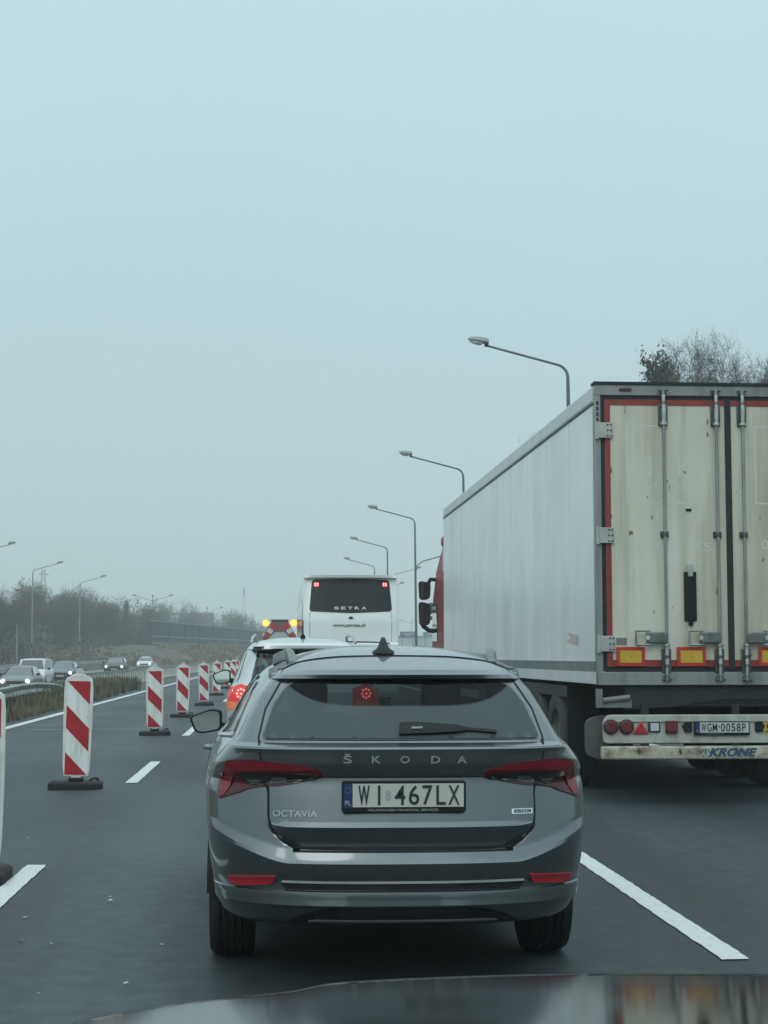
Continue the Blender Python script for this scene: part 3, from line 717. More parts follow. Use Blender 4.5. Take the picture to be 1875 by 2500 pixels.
def guardrail(path, label, posts, post_h=.62, mat='steel', group=None):
    root = empty('guardrail', (path[0][0], path[0][1], 0), label=label, cat='guardrail', group=group)
    o = Vector((path[0][0], path[0][1], 0)); P = [Vector(p)-o for p in path]
    rings = []
    for i, p in enumerate(P):
        d = (P[min(i+1, len(P)-1)]-P[max(i-1, 0)]).normalized(); n = Vector((d.y, -d.x, 0))
        prof = [(0, .155), (.045, .12), (.045, .06), (0, .02), (0, -.02), (.045, -.06), (.045, -.12), (0, -.155), (-.012, -.155), (.03, -.12), (.03, -.06), (-.015, 0), (.03, .06), (.03, .12), (-.012, .155)]
        rings.append([p+n*a+Vector((0, 0, b-.155)) for a, b in prof])
    mb = MB(); mb.loft(rings); mb.build('rail', M[mat], root, ang=50)
    for q in posts:
        s_ = 0
        i = min(range(len(P)-1), key=lambda k: abs((P[k].y+P[k+1].y)/2+o.y-q)); f = (q-o.y-P[i].y)/max(.01, P[i+1].y-P[i].y); c = P[i].lerp(P[i+1], min(1, max(0, f)))
        mb = MB(); mb.box(c.x-.16, c.x-.06, c.y-.05, c.y+.05, -.4, c.z-.03); mb.build('post', M['steel_dull'], root, smooth=False)
    return root
guardrail([(-5.75, 26, .69), (-5.9, 32, .70), (-6.1, 37, .705), (-6.39, 42, .715), (-6.52, 46, .70), (-6.6, 50, .61), (-6.65, 54, .40), (-6.65, 58, .10), (-6.65, 60, -.02)],
          'steel guardrail on the grass median, its curved end dipping into the ground', [29, 35, 41, 47, 52])
def para(u, z, y0, y1, st): return [(u+cx(y), y, gz(u, y)+z) for y in range(y0, y1, st)]
guardrail(para(-21.2, .95, 100, 340, 8), 'far guardrail running below the wood beyond the opposite carriageway', range(104, 340, 8))
guardrail([(-12.9, 58, .2), (-14.8, 66, .3), (-17.6, 80, .45), (-19.5, 92, .50), (-20.4, 110, .48), (-20.6, 130, .42)], 'guardrail curving away to the left behind the oncoming silver car', [60, 70, 80, 90, 100, 110, 120])
# closely spaced posts with a thin top rail
root = empty('post_barrier', (-7.45, 60, 0), label='low median barrier of many narrow pale posts under a thin rail', cat='barrier')
mb = MB(); rings = []
for i in range(0, 126):
    y = 62+i*2.; x = -7.45+cx(y); z = .70
    rings.append([(x+7.45-.03, y-60, z-.05), (x+7.45+.05, y-60, z-.05), (x+7.45+.05, y-60, z+.05), (x+7.45-.03, y-60, z+.05)])
mb.loft(rings); mb.build('top_rail', M['steel'], root)
for i in range(98):
    y = 63+i*1.25; x = cx(y); mb = MB(); mb.box(x-.024, x+.024, y-60-.03, y-60+.03, -.1, .65); mb.build('post', M['roof_rail'], root, smooth=False)
mb = MB()
for i in range(100): y = 63+(98+i)*1.25; x = cx(y); mb.box(x-.024, x+.024, y-60-.03, y-60+.03, -.1, .65)
tag(mb.build('post', M['steel_light'], root, smooth=False), kind='stuff')

# ============================================================ far buildings, masts, signs
b = empty('office_building', (px2x(495, 450), 450, 0), label='flat dark block behind the noise barrier and the treetops', cat='building')
mb = MB(); mb.box(-2.8, 2.7, 0, 12, 0, 12.7); mb.build('wall', M['building'], b, smooth=False)
mb = MB(); mb.box(-2.9, 2.8, -.1, 12.1, 12.7, 13.2); mb.build('roof', M['concrete'], b, smooth=False)
for z in (7.4, 10.2):
    mb = MB(); mb.box(-2.2, 2.1, -.08, .0, z, z+.9); mb.build('window', M['window'], b, smooth=False)
b = empty('warehouse', (px2x(993, 420), 420, 0), label='pale low warehouse far ahead between the coach and the lorry cab', cat='building')
mb = MB(); mb.box(-3.4, 9., 0, 18, 0, 6.2); mb.build('wall', M['pale'], b, smooth=False)
mb = MB(); mb.box(-3.6, 9.2, -.3, 18, 6.2, 6.6); mb.build('roof', M['concrete'], b, smooth=False)
mb = MB(); mb.box(-2.5, 2.2, -.06, 0, 1.2, 3.6); mb.build('loading_door', M['steel_dull'], b, smooth=False)
mb = MB(); mb.box(3.6, 8.2, -.06, 0, 1.2, 3.9); mb.build('loading_door', M['wall_cap'], b, smooth=False)
# direction signs ahead
for (px, py, Z, w, h, mat, lab) in ((994.5, 1549, 300, 2.85, 1.0, 'sign_teal', 'blue direction sign over the road between coach and lorry'), (1049, 1548, 300, 2.4, .7, 'sign_teal', 'small blue sign just left of the lorry cab')):
    x = px2x(px, Z); z = H+(1602-py)*Z/4050; r = empty('direction_sign', (x, Z, 0), label=lab, cat='road sign')
    mb = MB(); mb.box(-w/2, w/2, -.05, .05, z-h/2, z+h/2); mb.build('panel', M[mat], r, smooth=False)
    mb = MB(); mb.box(-w*.18, w*.2, -.09, -.06, z-h*.18, z-h*.02); mb.box(-w*.3, w*.35, -.09, -.06, z+h*.12, z+h*.2); mb.build('lettering', M['sign_white'], r, smooth=False)
    for sx in (-.35, .35): mb = MB(); mb.cyl((sx*w, .12, 0), (sx*w, .12, z+h/2), .07, n=6); mb.build('post', M['pole'], r)
x = px2x(1056, 60); r = empty('road_sign', (x, 60, 0), label='tall narrow green road sign half hidden by the lorry mirror', cat='road sign')
mb = MB(); mb.box(-.13, .35, -.04, .04, H+102*60/4050, H+130*60/4050); mb.build('panel', M['sign_green'], r, smooth=False)
mb = MB(); mb.box(-.10, .3, -.04, .04, H+88*60/4050, H+98*60/4050); mb.build('small_panel', M['sign_green'], r, smooth=False)
mb = MB(); mb.cyl((.15, .1, 0), (.15, .1, H+130*60/4050), .05, n=8); mb.build('post', M['pole'], r)
x = px2x(1029, 88); r = empty('warning_sign', (x, 88, 0), label='orange brown triangular sign at the foot of the third lamp post', cat='road sign')
mb = MB(); mb.prism([(-.30, .62), (.26, .62), (-.06, 1.22)], -.02, .02); mb.prism([(-.30, 1.30), (.28, 1.30), (.0, 1.98)], -.02, .02); mb.build('panel', M['sign_orange'], r, smooth=False)
mb = MB(); mb.cyl((-.0, .06, 0), (0, .06, 1.9), .035, n=8); mb.build('post', M['pole'], r)
# round sign at the left edge of the photo
x = px2x(-4, 70); r = empty('speed_sign', (x, 70, 0), label='round red rimmed road sign cut by the left edge, above the median', cat='road sign')
z = H+25*70/4050
mb = MB(); mb.cyl((0, -.02, z), (0, .02, z), .22, n=28); mb.build('rim', M['sign_orange'], r)
mb = MB(); mb.cyl((0, -.03, z), (0, -.021, z), .15, n=24); mb.build('face', M['sign_white'], r)
mb = MB(); mb.cyl((0, .05, -.1), (0, .05, z+.2), .03, n=8); mb.build('post', M['pole'], r)
# slim pale pole before the wood
r = empty('signpost', (px2x(52, 125), 125, -.3), label='short slim pale pole in front of the wood at the far left', cat='pole')
mb = MB(); mb.cyl((0, 0, 0), (0, 0, 3.75+.3), .055, n=8); mb.build('pole', M['pole_light'], r)
# lattice pylon beyond the trees
def lattice(r, hgt, w0, w1, mat, n=9, t=.09):
    mb = MB(); c = lambda k, s: [(sx*s, sy*s, k) for sx, sy in ((-1, -1), (1, -1), (1, 1), (-1, 1))]
    P_ = []
    for i in range(n+1):
        f = i/n; P_.append(c(hgt*f, (w0+(w1-w0)*f)/2))
    for i in range(n):
        for j in range(4):
            mb.cyl(P_[i][j], P_[i+1][j], t, n=4); mb.cyl(P_[i][j], P_[i+1][(j+1) % 4], t*.6, n=4); mb.cyl(P_[i+1][j], P_[i+1][(j+1) % 4], t*.6, n=4)
    return mb.build('mast', mat, r, smooth=False)
r = empty('electricity_pylon', (px2x(112, 520), 520, 0), label='hazy lattice electricity pylon rising behind the wood', cat='pylon')
lattice(r, 28.2, 4.2, .8, M['steel_dull'], 12, .10)
for z, w in ((26.6, 1.6), (22.2, 2.6)):
    mb = MB(); mb.box(-w, w, -.15, .15, z-.1, z+.1); mb.cyl((-w, 0, z), (0, 0, z+1.0), .07, n=4); mb.cyl((w, 0, z), (0, 0, z+1.0), .07, n=4); mb.build('crossarm', M['steel_dull'], r, smooth=False)
for sx in (-1, 1): mb = MB(); mb.cyl((sx*2.4, 0, 22.2), (sx*2.7, 0, 20.4), .13, n=5); mb.build('insulator', M['dark_metal'], r)
r = empty('radio_mast', (px2x(595, 700), 700, 0), label='thin tapering radio mast on the horizon left of the works truck', cat='mast')
lattice(r, 27.5, 3.6, .7, M['steel_light'], 10, .10)
mb = MB(); mb.cyl((0, 0, 27), (0, 0, 30), .28, n=6); mb.build('antenna', M['pole'], r)

# ============================================================ street lamps
def lamp_head(x, z, sg, ang, parent):
    mb = MB(); rings = []; n = 12   # canopy
    for t, w, hh in ((0, .13, .11), (.05, .16, .15), (.3, .17, .16), (.52, .15, .12), (.66, .06, .05)):
        rings.append([(sg*t, cos(2*pi*k/n)*w, sin(2*pi*k/n)*hh*(1 if sin(2*pi*k/n) > 0 else .35)+.06) for k in range(n)])
    mb.loft(rings); rot = Matrix.Rotation(-sg*ang, 4, 'Y'); mb.v = [tuple(rot @ Vector(v)+Vector((x, 0, z))) for v in mb.v]
    h_ = mb.build('lamp_head', M['lamp_head'], parent, ang=50)
    mb = MB(); rings = []
    for t, w, hh in ((.16, .06, .03), (.24, .14, .10), (.45, .13, .10), (.62, .05, .03)):
        rings.append([(sg*t, cos(2*pi*k/n)*w, -abs(sin(2*pi*k/n))*hh+.02*(sin(2*pi*k/n) > 0)+.03) for k in range(n)])
    mb.loft(rings); mb.v = [tuple(rot @ Vector(v)+Vector((x, 0, z))) for v in mb.v]; mb.build('lamp_glass', M['lamp_glass'], h_, ang=60)
    mb = MB(); mb.box(-.06, .06, -.04, .04, -.07, .05); mb.v = [tuple(rot @ Vector(v)+Vector((x+sg*.05, 0, z))) for v in mb.v]; mb.build('clamp', M['dark_metal'], h_, smooth=False)
def arm_pts(sg, zt, reach=2.58, rise=.60, rad=.42):
    pts = [(0, 0, zt-rad*1.6), (0, 0, zt-rad)]
    for k in range(1, 6): a = pi/2*k/5*.86; pts.append((sg*rad*(1-cos(a)), 0, zt-rad+rad*sin(a)))
    pts.append((sg*(reach), 0, zt+rise)); return pts
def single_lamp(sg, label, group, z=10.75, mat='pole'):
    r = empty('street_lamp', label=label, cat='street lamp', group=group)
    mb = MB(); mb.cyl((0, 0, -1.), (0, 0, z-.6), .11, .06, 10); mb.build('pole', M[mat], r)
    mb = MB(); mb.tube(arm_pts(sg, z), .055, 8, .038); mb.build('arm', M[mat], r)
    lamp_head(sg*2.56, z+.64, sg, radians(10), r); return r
RG = 'single arm street lamps along the right side of the road'
LG = 'single arm street lamps beyond the opposite carriageway'
DG = 'three headed street lamps in the far median'
lr = single_lamp(-1, 'nearest and highest street lamp, its arm above the trailer roof', RG)
lamps_r = [(9.38, 52.2), (9.34, 81.9), (9.38, 111.6), (9.5, 141.5), (10.13, 171), (11.3, 201)]
labs = [None, 'second nearest street lamp, rising behind the trailer roof edge', 'third street lamp, its whole pole visible left of the lorry cab', 'street lamp rising right behind the coach roof, fourth on the right', 'low street lamp head above the middle of the coach roof', 'far street lamp hidden low behind the coach']
for i, (x, y) in enumerate(lamps_r[:5]):
    o = lr if i == 0 else copy_tree(lr, label=labs[i]); o.location = (x, y, 0); o.rotation_euler = (0, radians(-.6), 0)
# bracket arm on the third pole
o3 = [o for o in COL.objects if o.get('label') == labs[2]][0]
mb = MB(); mb.tube([(.0, 0, 6.9), (.06, 0, 7.2), (.16, 0, 7.55), (.5, 0, 7.8), (2.6, 0, 8.35)], .04, 7); mb.build('side_arm', M['pole'], o3)
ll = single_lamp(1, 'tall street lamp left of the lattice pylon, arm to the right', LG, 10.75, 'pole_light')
for i, (x, y, lab) in enumerate(((-26.1, 147, 'street lamp whose head alone enters at the left edge'), (-25.75, 177, None), (-24.3, 207, 'street lamp right of the lattice pylon, before the wood'),
                                 (12.9, 185, 'street lamp with arm to the right, between coach and lorry'), (14.0, 224, 'smaller lamp with arm to the right, close beside the coach'))):
    o = ll if i == 1 else copy_tree(ll, label=lab); o.location = (x, y, -.2)
def double_lamp(label):
    r = empty('street_lamp', label=label, cat='street lamp', group=DG)
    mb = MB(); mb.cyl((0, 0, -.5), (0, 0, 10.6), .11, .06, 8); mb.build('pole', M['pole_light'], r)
    for sg in (-1, 1):
        mb = MB(); mb.tube([(0, 0, 10.3), (sg*2.6, 0, 11.05)], .045, 6, .035); mb.build('arm', M['pole_light'], r); lamp_head(sg*2.6, 11.1, sg, radians(10), r)
    mb = MB(); mb.tube([(0, 0, 10.4), (.12, -1.2, 11.0)], .045, 6); mb.build('arm', M['pole_light'], r)
    mb = MB(); mb.cyl((.1, -1.25, 11.0), (.1, -1.8, 11.15), .16, .1, 8); mb.build('lamp_head', M['lamp_head'], r)
    return r
d1 = double_lamp('three headed street lamp at the left end of the noise barrier')
for i, (x, y, lab) in enumerate(((px2x(375, 264), 264, None), (px2x(506, 330), 330, 'three headed street lamp before the flat dark building'), (px2x(572, 395), 395, 'faint three headed lamp just left of the radio mast'),
                                 (px2x(631, 455), 455, 'faintest three headed lamp above the left orange beacon'), (px2x(1004, 440), 440, 'tiny three headed lamp above the blue sign'))):
    o = d1 if i == 0 else copy_tree(d1, label=lab); o.location = (x, y, -.2)

# ============================================================ THE GREY ESTATE CAR
OX, OY = .541, 7.05
FW = Vector((sin(A)*cos(P), cos(A)*cos(P), sin(P))); RT = Vector((cos(A), -sin(A), 0)); UP = RT.cross(FW)
def est_shell():
    return Shell(4.69,
        w=[(.27, .80), (.30, .822), (.36, .85), (.45, .862), (.56, .878), (.70, .890), (.82, .893), (.90, .885), (.96, .868), (1.0, .845), (1.03, .822), (1.06, .795), (1.15, .748), (1.25, .690), (1.31, .640), (1.35, .595)],
        rear=[(.27, .11), (.285, .075), (.30, .060), (.350, .036), (.358, .004), (.366, -.002), (.422, .004), (.427, .024), (.462, .024), (.466, .012), (.50, .002), (.540, -.006), (.550, .004), (.575, .030), (.590, .046), (.60, .060), (.688, .030), (.695, .034), (.70, .040), (.88, .082), (.892, .084), (.90, .060), (.95, .044), (1.015, .040), (1.024, .048), (1.04, .095), (1.305, .345), (1.311, .32), (1.328, .312), (1.35, .335)],
        front=[(.18, .25), (.3, .05), (.5, 0), (.7, .03), (.8, .12), (.88, .45), (.95, 1.05), (1.0, 1.25), (1.35, 1.95)],
        tp=[(.18, .04), (.85, .04), (.93, .05), (1.0, .07), (1.06, .085), (1.35, .07)], ys=1.7,
        Dr=[(.18, .55, 2.5), (.88, .52, 2.6), (1.0, .42, 3.0), (1.06, .34, 3.6), (1.31, .30, 4.2), (1.35, .34, 3.4)], crown=.113, yc=1.75)
def K(shell, xd, yd, ox, oy):
    a = xd*1.1302-937.5; b = 1250-yd*1.1302; d = FW*4050+RT*a+UP*b; x = z = 0; Y = oy+.1
    for _ in range(12):
        x = d.x*Y/d.y-ox; z = H+d.z*Y/d.y; Y = oy+shell.rear_y(min(abs(x), .86), z)
    return (x, z)
E = est_shell(); E.nr = 64
def sm(a, b, x): t = max(0, min(1, (x-a)/(b-a))); return t*t*(3-2*t)
CP = [(.40, .0), (.422, .004), (.427, .024), (.462, .024), (.466, .012), (.50, .002), (.540, -.006), (.552, .002), (.60, .026), (.86, .094), (.90, .080), (.95, .052), (1.015, .040), (1.03, .06)]
def xbz(z): return .573 if z > .74 else (.573-.11*((.74-z)/.14)**2.4 if z > .60 else .463)
E.xbf = xbz
def elift(ax): return .15*max(0, (min(ax, .86)-.49)/.37)**1.35
def ewarp(ax, z):
    l = elift(ax)
    if z <= .466 or z >= .90 or l <= 0: return z
    if z < .546: return .466+(z-.466)*(.08+l)/.08
    return .546+l+(z-.546)*(.354-l)/.354
E.warp = ewarp
def est_corner(ax, z, y0):
    # outside the tailgate the bumper rolls outwards in one sweep that climbs towards the corner
    xb = xbz(z)
    lift = elift(ax)
    zc = z
    if .466 < z < .90: zc = .466+(z-.466)*1. if lift <= 0 else (.466+(z-.466)*(.546-.466)/(.546-.466+lift) if z < .546+lift else .546+(z-.546-lift)*(.90-.546)/(.90-.546-lift))
    yc = tab(CP, zc)
    if z > .90: return y0
    if z < .588: return yc
    t = 0 if ax < xb-.003 else 1 if ax > xb+.005 else (ax-xb+.003)/.008
    return y0+(yc-y0)*t
E.corner = est_corner
KE = lambda xd, yd: K(E, xd, yd, OX, OY)
def mirrorpoly(p): return [(-x, z) for x, z in p][::-1]
est = empty('estate_car', (OX, OY, 0), label='large grey estate car stopped directly ahead, seen from behind', cat='car')
WIN = roundpoly([(-.590, 1.052), (-.603, 1.062), (-.555, 1.20), (-.490, 1.292), (-.40, 1.302), (0, 1.306), (.40, 1.302), (.490, 1.292), (.555, 1.20), (.603, 1.062), (.590, 1.052), (0, 1.050)], [.01, .01, .0, .05, 0, 0, 0, .05, 0, .01, .01, 0])
WINH = [(x*.965, 1.178+(z-1.178)*.90) for x, z in WIN]
SIDE = roundpoly([(.62, 1.06), (1.25, 1.035), (2.9, 1.01), (3.35, 1.02), (2.75, 1.305), (1.9, 1.315), (1.0, 1.29)], .05)
SIDEH = [(1.95+(y-1.95)*.96, 1.18+(z-1.18)*.86) for y, z in SIDE]
WS = [(-.62, 1.04), (-.50, 1.32), (.50, 1.32), (.62, 1.04)]
AR, AF = (1.05, .33, .345), (3.68, .33, .345)
def est_holes(c):
    if c.y < .7 and inpoly(c.x, c.z, WINH): return True
    if c.y > 2.6 and abs(c.x) < .6 and inpoly(c.x, c.z, WS): return True
    if abs(c.x) > .55 and c.z > 1.0 and .6 < c.y < 3.4 and inpoly(c.y, c.z, SIDEH): return True
    return False
def arch_hole(c, arches, ww): return abs(c.x) > ww and any((c.y-a)**2+(c.z-b)**2 < r*r for a, b, r in arches)
zs = zlist(.27, 1.35, .0125, (.285, .30, .350, .358, .366, .422, .427, .462, .466, .540, .550, .575, .590, .60, .688, .695, .892, .90, 1.015, 1.024, 1.04, 1.305, 1.311, 1.328))
E.body('body', M['paint'], est, zs, holes=(est_holes, lambda c: c.y > .45 and arch_hole(c, (AR, AF), .7)), ang=15)
mb = MB(); mb.box(-.68, .68, .75, 4.3, .19, .34); mb.box(-.60, .60, .3, 4.0, .335, .62); mb.build('underbody', M['chassis'], est, smooth=False)
# wheel arch liners
for sg in (-1, 1):
    for a in (AR, AF):
        mb = MB(); n = 16; rr = .355
        rings = [[(sg*x, a[0]+cos(pi*k/n)*rr, a[1]+sin(pi*k/n)*rr) for k in range(n+1)] for x in (.58, .855)]
        mb.loft(rings, close=False, caps=False); mb.box(sg*.57-.01, sg*.57+.01, a[0]-rr, a[0]+rr, .2, .68); mb.build('wheel_arch_liner', M['black'], est)
for sg in (-1, 1):
    for y in (1.05, 3.68): wheel(est, sg*.742, y, .325, .215, sg)
# lower black valance with its two darker cut-outs and the diffuser
va = [(-.50, .285), (-.30, .290), (.30, .290), (.50, .285), (.44, .318), (.36, .340), (.26, .350), (-.26, .350), (-.36, .340), (-.44, .318)]
patch(va, E.R, 'lower_valance', M['black'], est, eps=.006, thick=.02)
patch([(-.40, .298), (.40, .298), (.37, .303), (-.37, .303)], E.R, 'diffuser_edge', M['grey_plastic'], est, eps=.012, thick=.02)
# rear window: black frit border, pane
patch(WIN, E.R, 'window_border', M['black_gloss'], est, eps=.004, thick=.008, hole=WINH, step=.012)
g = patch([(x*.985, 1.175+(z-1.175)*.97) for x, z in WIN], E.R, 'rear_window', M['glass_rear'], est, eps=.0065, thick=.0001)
# shut lines
sh = [(-.520, 1.303), (-.590, 1.18), (-.618, 1.06), (-.612, 1.0), (-.592, .90), (-.5735, .82), (-.5735, .745)]+[(-xbz(z)-.001, z) for z in (.70, .68, .66, .64, .625, .612, .602)]+[(-.40, .597), (-.2, .595), (0, .595)]
for sg in (1, -1):
    pl = [(sg*x, z) for x, z in sh]; pl[-1] = (0, pl[-1][1]); patch(stroke(pl, .0065), E.R, 'shut_line', M['black'], est, eps=.002, thick=.006)
patch(stroke([(-.43, .902), (-.2, .900), (.2, .900), (.43, .902)], .016), E.R, 'handle_recess', M['black'], est, eps=.0, thick=.02)
# spoiler: shut line across its front, lip shading
def roofsurf(x, y):
    # point on the crown of the roof
    best = None; z0 = 1.35
    P0 = None; c = Vector((0, E.yc)); d = Vector((x, y))-c
    lo, hi = 0., 1.; w = .595
    for _ in range(24):
        m_ = (lo+hi)/2; px, py = c.x+d.x/m_, c.y+d.y/m_
        inside = abs(px) < w and py > E.rear_y(px, z0)
        if inside: hi = m_
        else: lo = m_
    q = hi; return Vector((x, y, z0+E.crown*(1-q**3.0)))
pts = [(-.535, .50), (-.45, .60), (-.25, .645), (0, .66), (.25, .645), (.45, .60), (.535, .50)]
mb = MB(); rr = []
dense = []
for a, b in zip(pts, pts[1:]):
    for k in range(6): dense.append((a[0]+(b[0]-a[0])*k/6, a[1]+(b[1]-a[1])*k/6))
dense.append(pts[-1]); mb.tube([roofsurf(x, y)+Vector((0, 0, .0015)) for x, y in dense], .003, 6); mb.build('spoiler_shut_line', M['black'], est)
# side glass
for sg in (-1, 1):
    patch(SIDE, E.S(sg), 'window_frame', M['black_gloss'], est, eps=.004, thick=.008, hole=SIDEH, step=.05)
    patch([(1.95+(y-1.95)*.985, 1.18+(z-1.18)*.95) for y, z in SIDE], E.S(sg), 'side_window', M['glass_side'], est, eps=.006, thick=.0001, step=.06)
    patch(stroke([(1.16, 1.05), (1.30, 1.30)], .05), E.S(sg), 'door_pillar', M['black_gloss'], est, eps=.009, thick=.01)
    patch(stroke([(2.18, 1.03), (2.10, 1.31)], .06), E.S(sg), 'door_pillar', M['black_gloss'], est, eps=.009, thick=.01)
    patch(stroke([(.60, 1.052), (1.25, 1.025), (2.9, 1.0), (3.4, 1.01)], .014), E.S(sg), 'chrome_strip', M['steel_light'], est, eps=.008, thick=.01)
    patch(stroke([(1.22, .45), (1.28, .6), (1.2, .85), (1.16, 1.02)], .006), E.S(sg), 'door_gap', M['black'], est, eps=.001, thick=.004)
    patch(stroke([(2.16, .3), (2.16, 1.0)], .006), E.S(sg), 'door_gap', M['black'], est, eps=.001, thick=.004)
    mb = MB(); mb.tube([(sg*(E.side_x(2.36, .9)+.002), 2.36, .905), (sg*(E.side_x(2.3, .9)+.045), 2.33, .91), (sg*(E.side_x(2.2, .9)+.045), 2.2, .912), (sg*(E.side_x(2.14, .9)+.002), 2.14, .91)], .013, 8); mb.build('door_handle', M['paint'], est)
    # roof rail: grey arched end, standing proud of the roof
    mb = MB(); rings = []
    for t in range(0, 25):
        f = (t/24)**1.6; y = .70+2.3*f; xx = sg*(.466+.082*sm(.70, 1.35, y)-.02*f); base = roofsurf(xx, y).z; hgt = .044*min(1, sin(min(1, f*9)*pi/2), sin(min(1, (1-f)*7)*pi/2))+.004
        w = .020
        rings.append([(xx-w, y, base-.01), (xx-w*.9, y, base+hgt*.8), (xx, y, base+hgt), (xx+w*.9, y, base+hgt*.8), (xx+w, y, base-.01)])
    mb.loft(rings); mb.build('roof_rail', M['steel_dull'], est, ang=60)
# tail lamps
LA = [KE(491, 1643), KE(535, 1641), KE(577, 1644), KE(640, 1651), KE(683, 1661), KE(699, 1670), KE(690, 1678), KE(665, 1687), KE(640, 1692), KE(600, 1698), KE(560, 1700), KE(538, 1703), KE(520, 1711), KE(500, 1716), KE(475, 1724), KE(473, 1710), KE(478, 1680)]
LB = [KE(520, 1668), KE(577, 1668), KE(640, 1670), KE(688, 1674), KE(655, 1686), KE(600, 1694), KE(548, 1698), KE(535, 1693), KE(528, 1683)]
LT = [KE(493, 1645), KE(535, 1643), KE(577, 1646), KE(640, 1653), KE(680, 1662), KE(640, 1664), KE(577, 1661), KE(510, 1664)]
LR = [KE(480, 1680), KE(492, 1648), KE(508, 1666), KE(500, 1700), KE(488, 1717), KE(477, 1721)]
for sg in (1, -1):
    mp = (lambda p: p) if sg == 1 else mirrorpoly
    la = patch(mp(LA), E.R, 'tail_lamp', M['dark_lens'], est, eps=.008, thick=.03, step=.02)
    patch(mp(LT), E.R, 'upper_lens', M['red_lens'], la, eps=.012, thick=.006, step=.02)
    patch(mp(LR), E.R, 'outer_lens', M['red_lens'], la, eps=.0115, thick=.006, step=.02)
    patch(mp(LB), E.R, 'inner_lens', M['smoke_lens'], la, eps=.011, thick=.006, step=.02)
    for a, b in (((537, 1680), (566, 1683)), ((586, 1680), (620, 1684)), ((630, 1681), (655, 1684))):
        p = [KE(a[0], a[1]), KE(b[0], a[1]+1), KE(b[0]-3, b[1]+4), KE(a[0]+2, b[1]+4)]
        patch(mp(p), E.R, 'reflector_bar', M['clear_bar'], la, eps=.0145, thick=.005)
    patch(mp(stroke([KE(545, 1694), KE(600, 1691), KE(645, 1685), KE(680, 1677)], .005)), E.R, 'light_guide', M['grey_plastic'], la, eps=.0135, thick=.004)
    # bumper reflectors
    p = [KE(497, 1890), KE(597, 1891), KE(590, 1909), KE(506, 1909)]
    rf = patch(mp(p), E.R, 'bumper_reflector', M['reflector'], est, eps=.014, thick=.02)
patch([(-.50, .428), (.50, .428), (.52, .455), (-.52, .455)], E.R, 'bumper_strip', M['dark_metal'], est, eps=.006, thick=.012)
patch([(-.515, .458), (.515, .458), (.515, .467), (-.515, .467)], E.R, 'bumper_trim', M['steel_dull'], est, eps=.012, thick=.015, step=.04)
# lettering
for ch, xd in zip('\u0160KODA', (751, 813, 875, 941, 998)):
    x, z = KE(xd, 1641)
    hh = .030; zc = z
    if ch == '\u0160': hh = .040; zc = z+.005
    text(ch, 'badge_letter', M['badge'], est, x, 0, zc, .038 if ch != '\u0160' else .036, hh, surf=E.R, eps=.003, ext=.003, bold=.006)
x, z = KE(638, 1758); text('OCTAVIA', 'model_badge', M['badge'], est, x, 0, z, .188, .027, surf=E.R, eps=.003, ext=.003, bold=.012)
x, z = KE(1127, 1752); bd = patch(roundpoly([(x-.047, z-.011), (x+.047, z-.011), (x+.047, z+.011), (x-.047, z+.011)], .003), E.R, 'engine_badge', M['chrome'], est, eps=.005, thick=.008)
patch([(x-.036, z-.007), (x+.040, z-.007), (x+.040, z+.007), (x-.036, z+.007)], E.R, 'badge_field', M['black_gloss'], bd, eps=.006, thick=.002)
text('e-TEC', 'badge_text', M['chrome'], bd, x, 0, z, .062, .009, surf=E.R, eps=.0075, ext=.001)
# number plate
pz = .819; pf = empty('number_plate', (0, .035, pz)); setpar(pf, est)
mb = MB(); mb.prism(roundpoly([(-.264, -.069), (.264, -.069), (.264, .064), (-.264, .064)], .014), 0, .030); mb.build('plate_frame', M['black'], pf, bevel=.003)
mb = MB(); mb.prism([(-.218, -.045), (.254, -.045), (.254, .053), (-.218, .053)], -.003, .004); mb.build('plate_face', M['plate'], pf, smooth=False)
mb = MB(); mb.prism([(-.256, -.050), (-.2185, -.050), (-.2185, .053), (-.256, .053)], -.003, .004); mb.build('country_strip', M['plate_blue'], pf, smooth=False)
text('PL', 'country_letters', M['text_light'], pf, -.237, -.0045, -.027, .026, .020, ext=.0008, bold=.01)
mb = MB()
for k in range(12): a = 2*pi*k/12; mb.cyl((-.237+cos(a)*.012, -.0045, .026+sin(a)*.012), (-.237+cos(a)*.012, -.0035, .026+sin(a)*.012), .0018, n=5)
mb.build('star_ring', M['text_grey'], pf)
for s_, x0, x1, bo_ in (('W', -.194, -.146, .022), ('I', -.111, -.101, .0), ('4', -.040, .005, .006), ('6', .020, .064, .006), ('7', .078, .121, .006), ('L', .137, .177, .006), ('X', .188, .236, .006)):
    text(s_, 'plate_character', M['text_dark'], pf, (x0+x1)/2, -.0045, .005, x1-x0, .082, ext=.0012, bold=bo_)
mb = MB(); mb.cyl((-.068, -.0050, .016), (-.068, -.003, .016), .012, n=16); mb.cyl((-.068, -.0050, -.005), (-.068, -.003, -.005), .012, n=16); mb.build('plate_sticker', M['text_light'], pf)
text('VOLKSWAGEN FINANCIAL SERVICES', 'frame_text', M['text_light'], pf, -.005, -.0015, -.0575, .30, .0095, ext=.001)
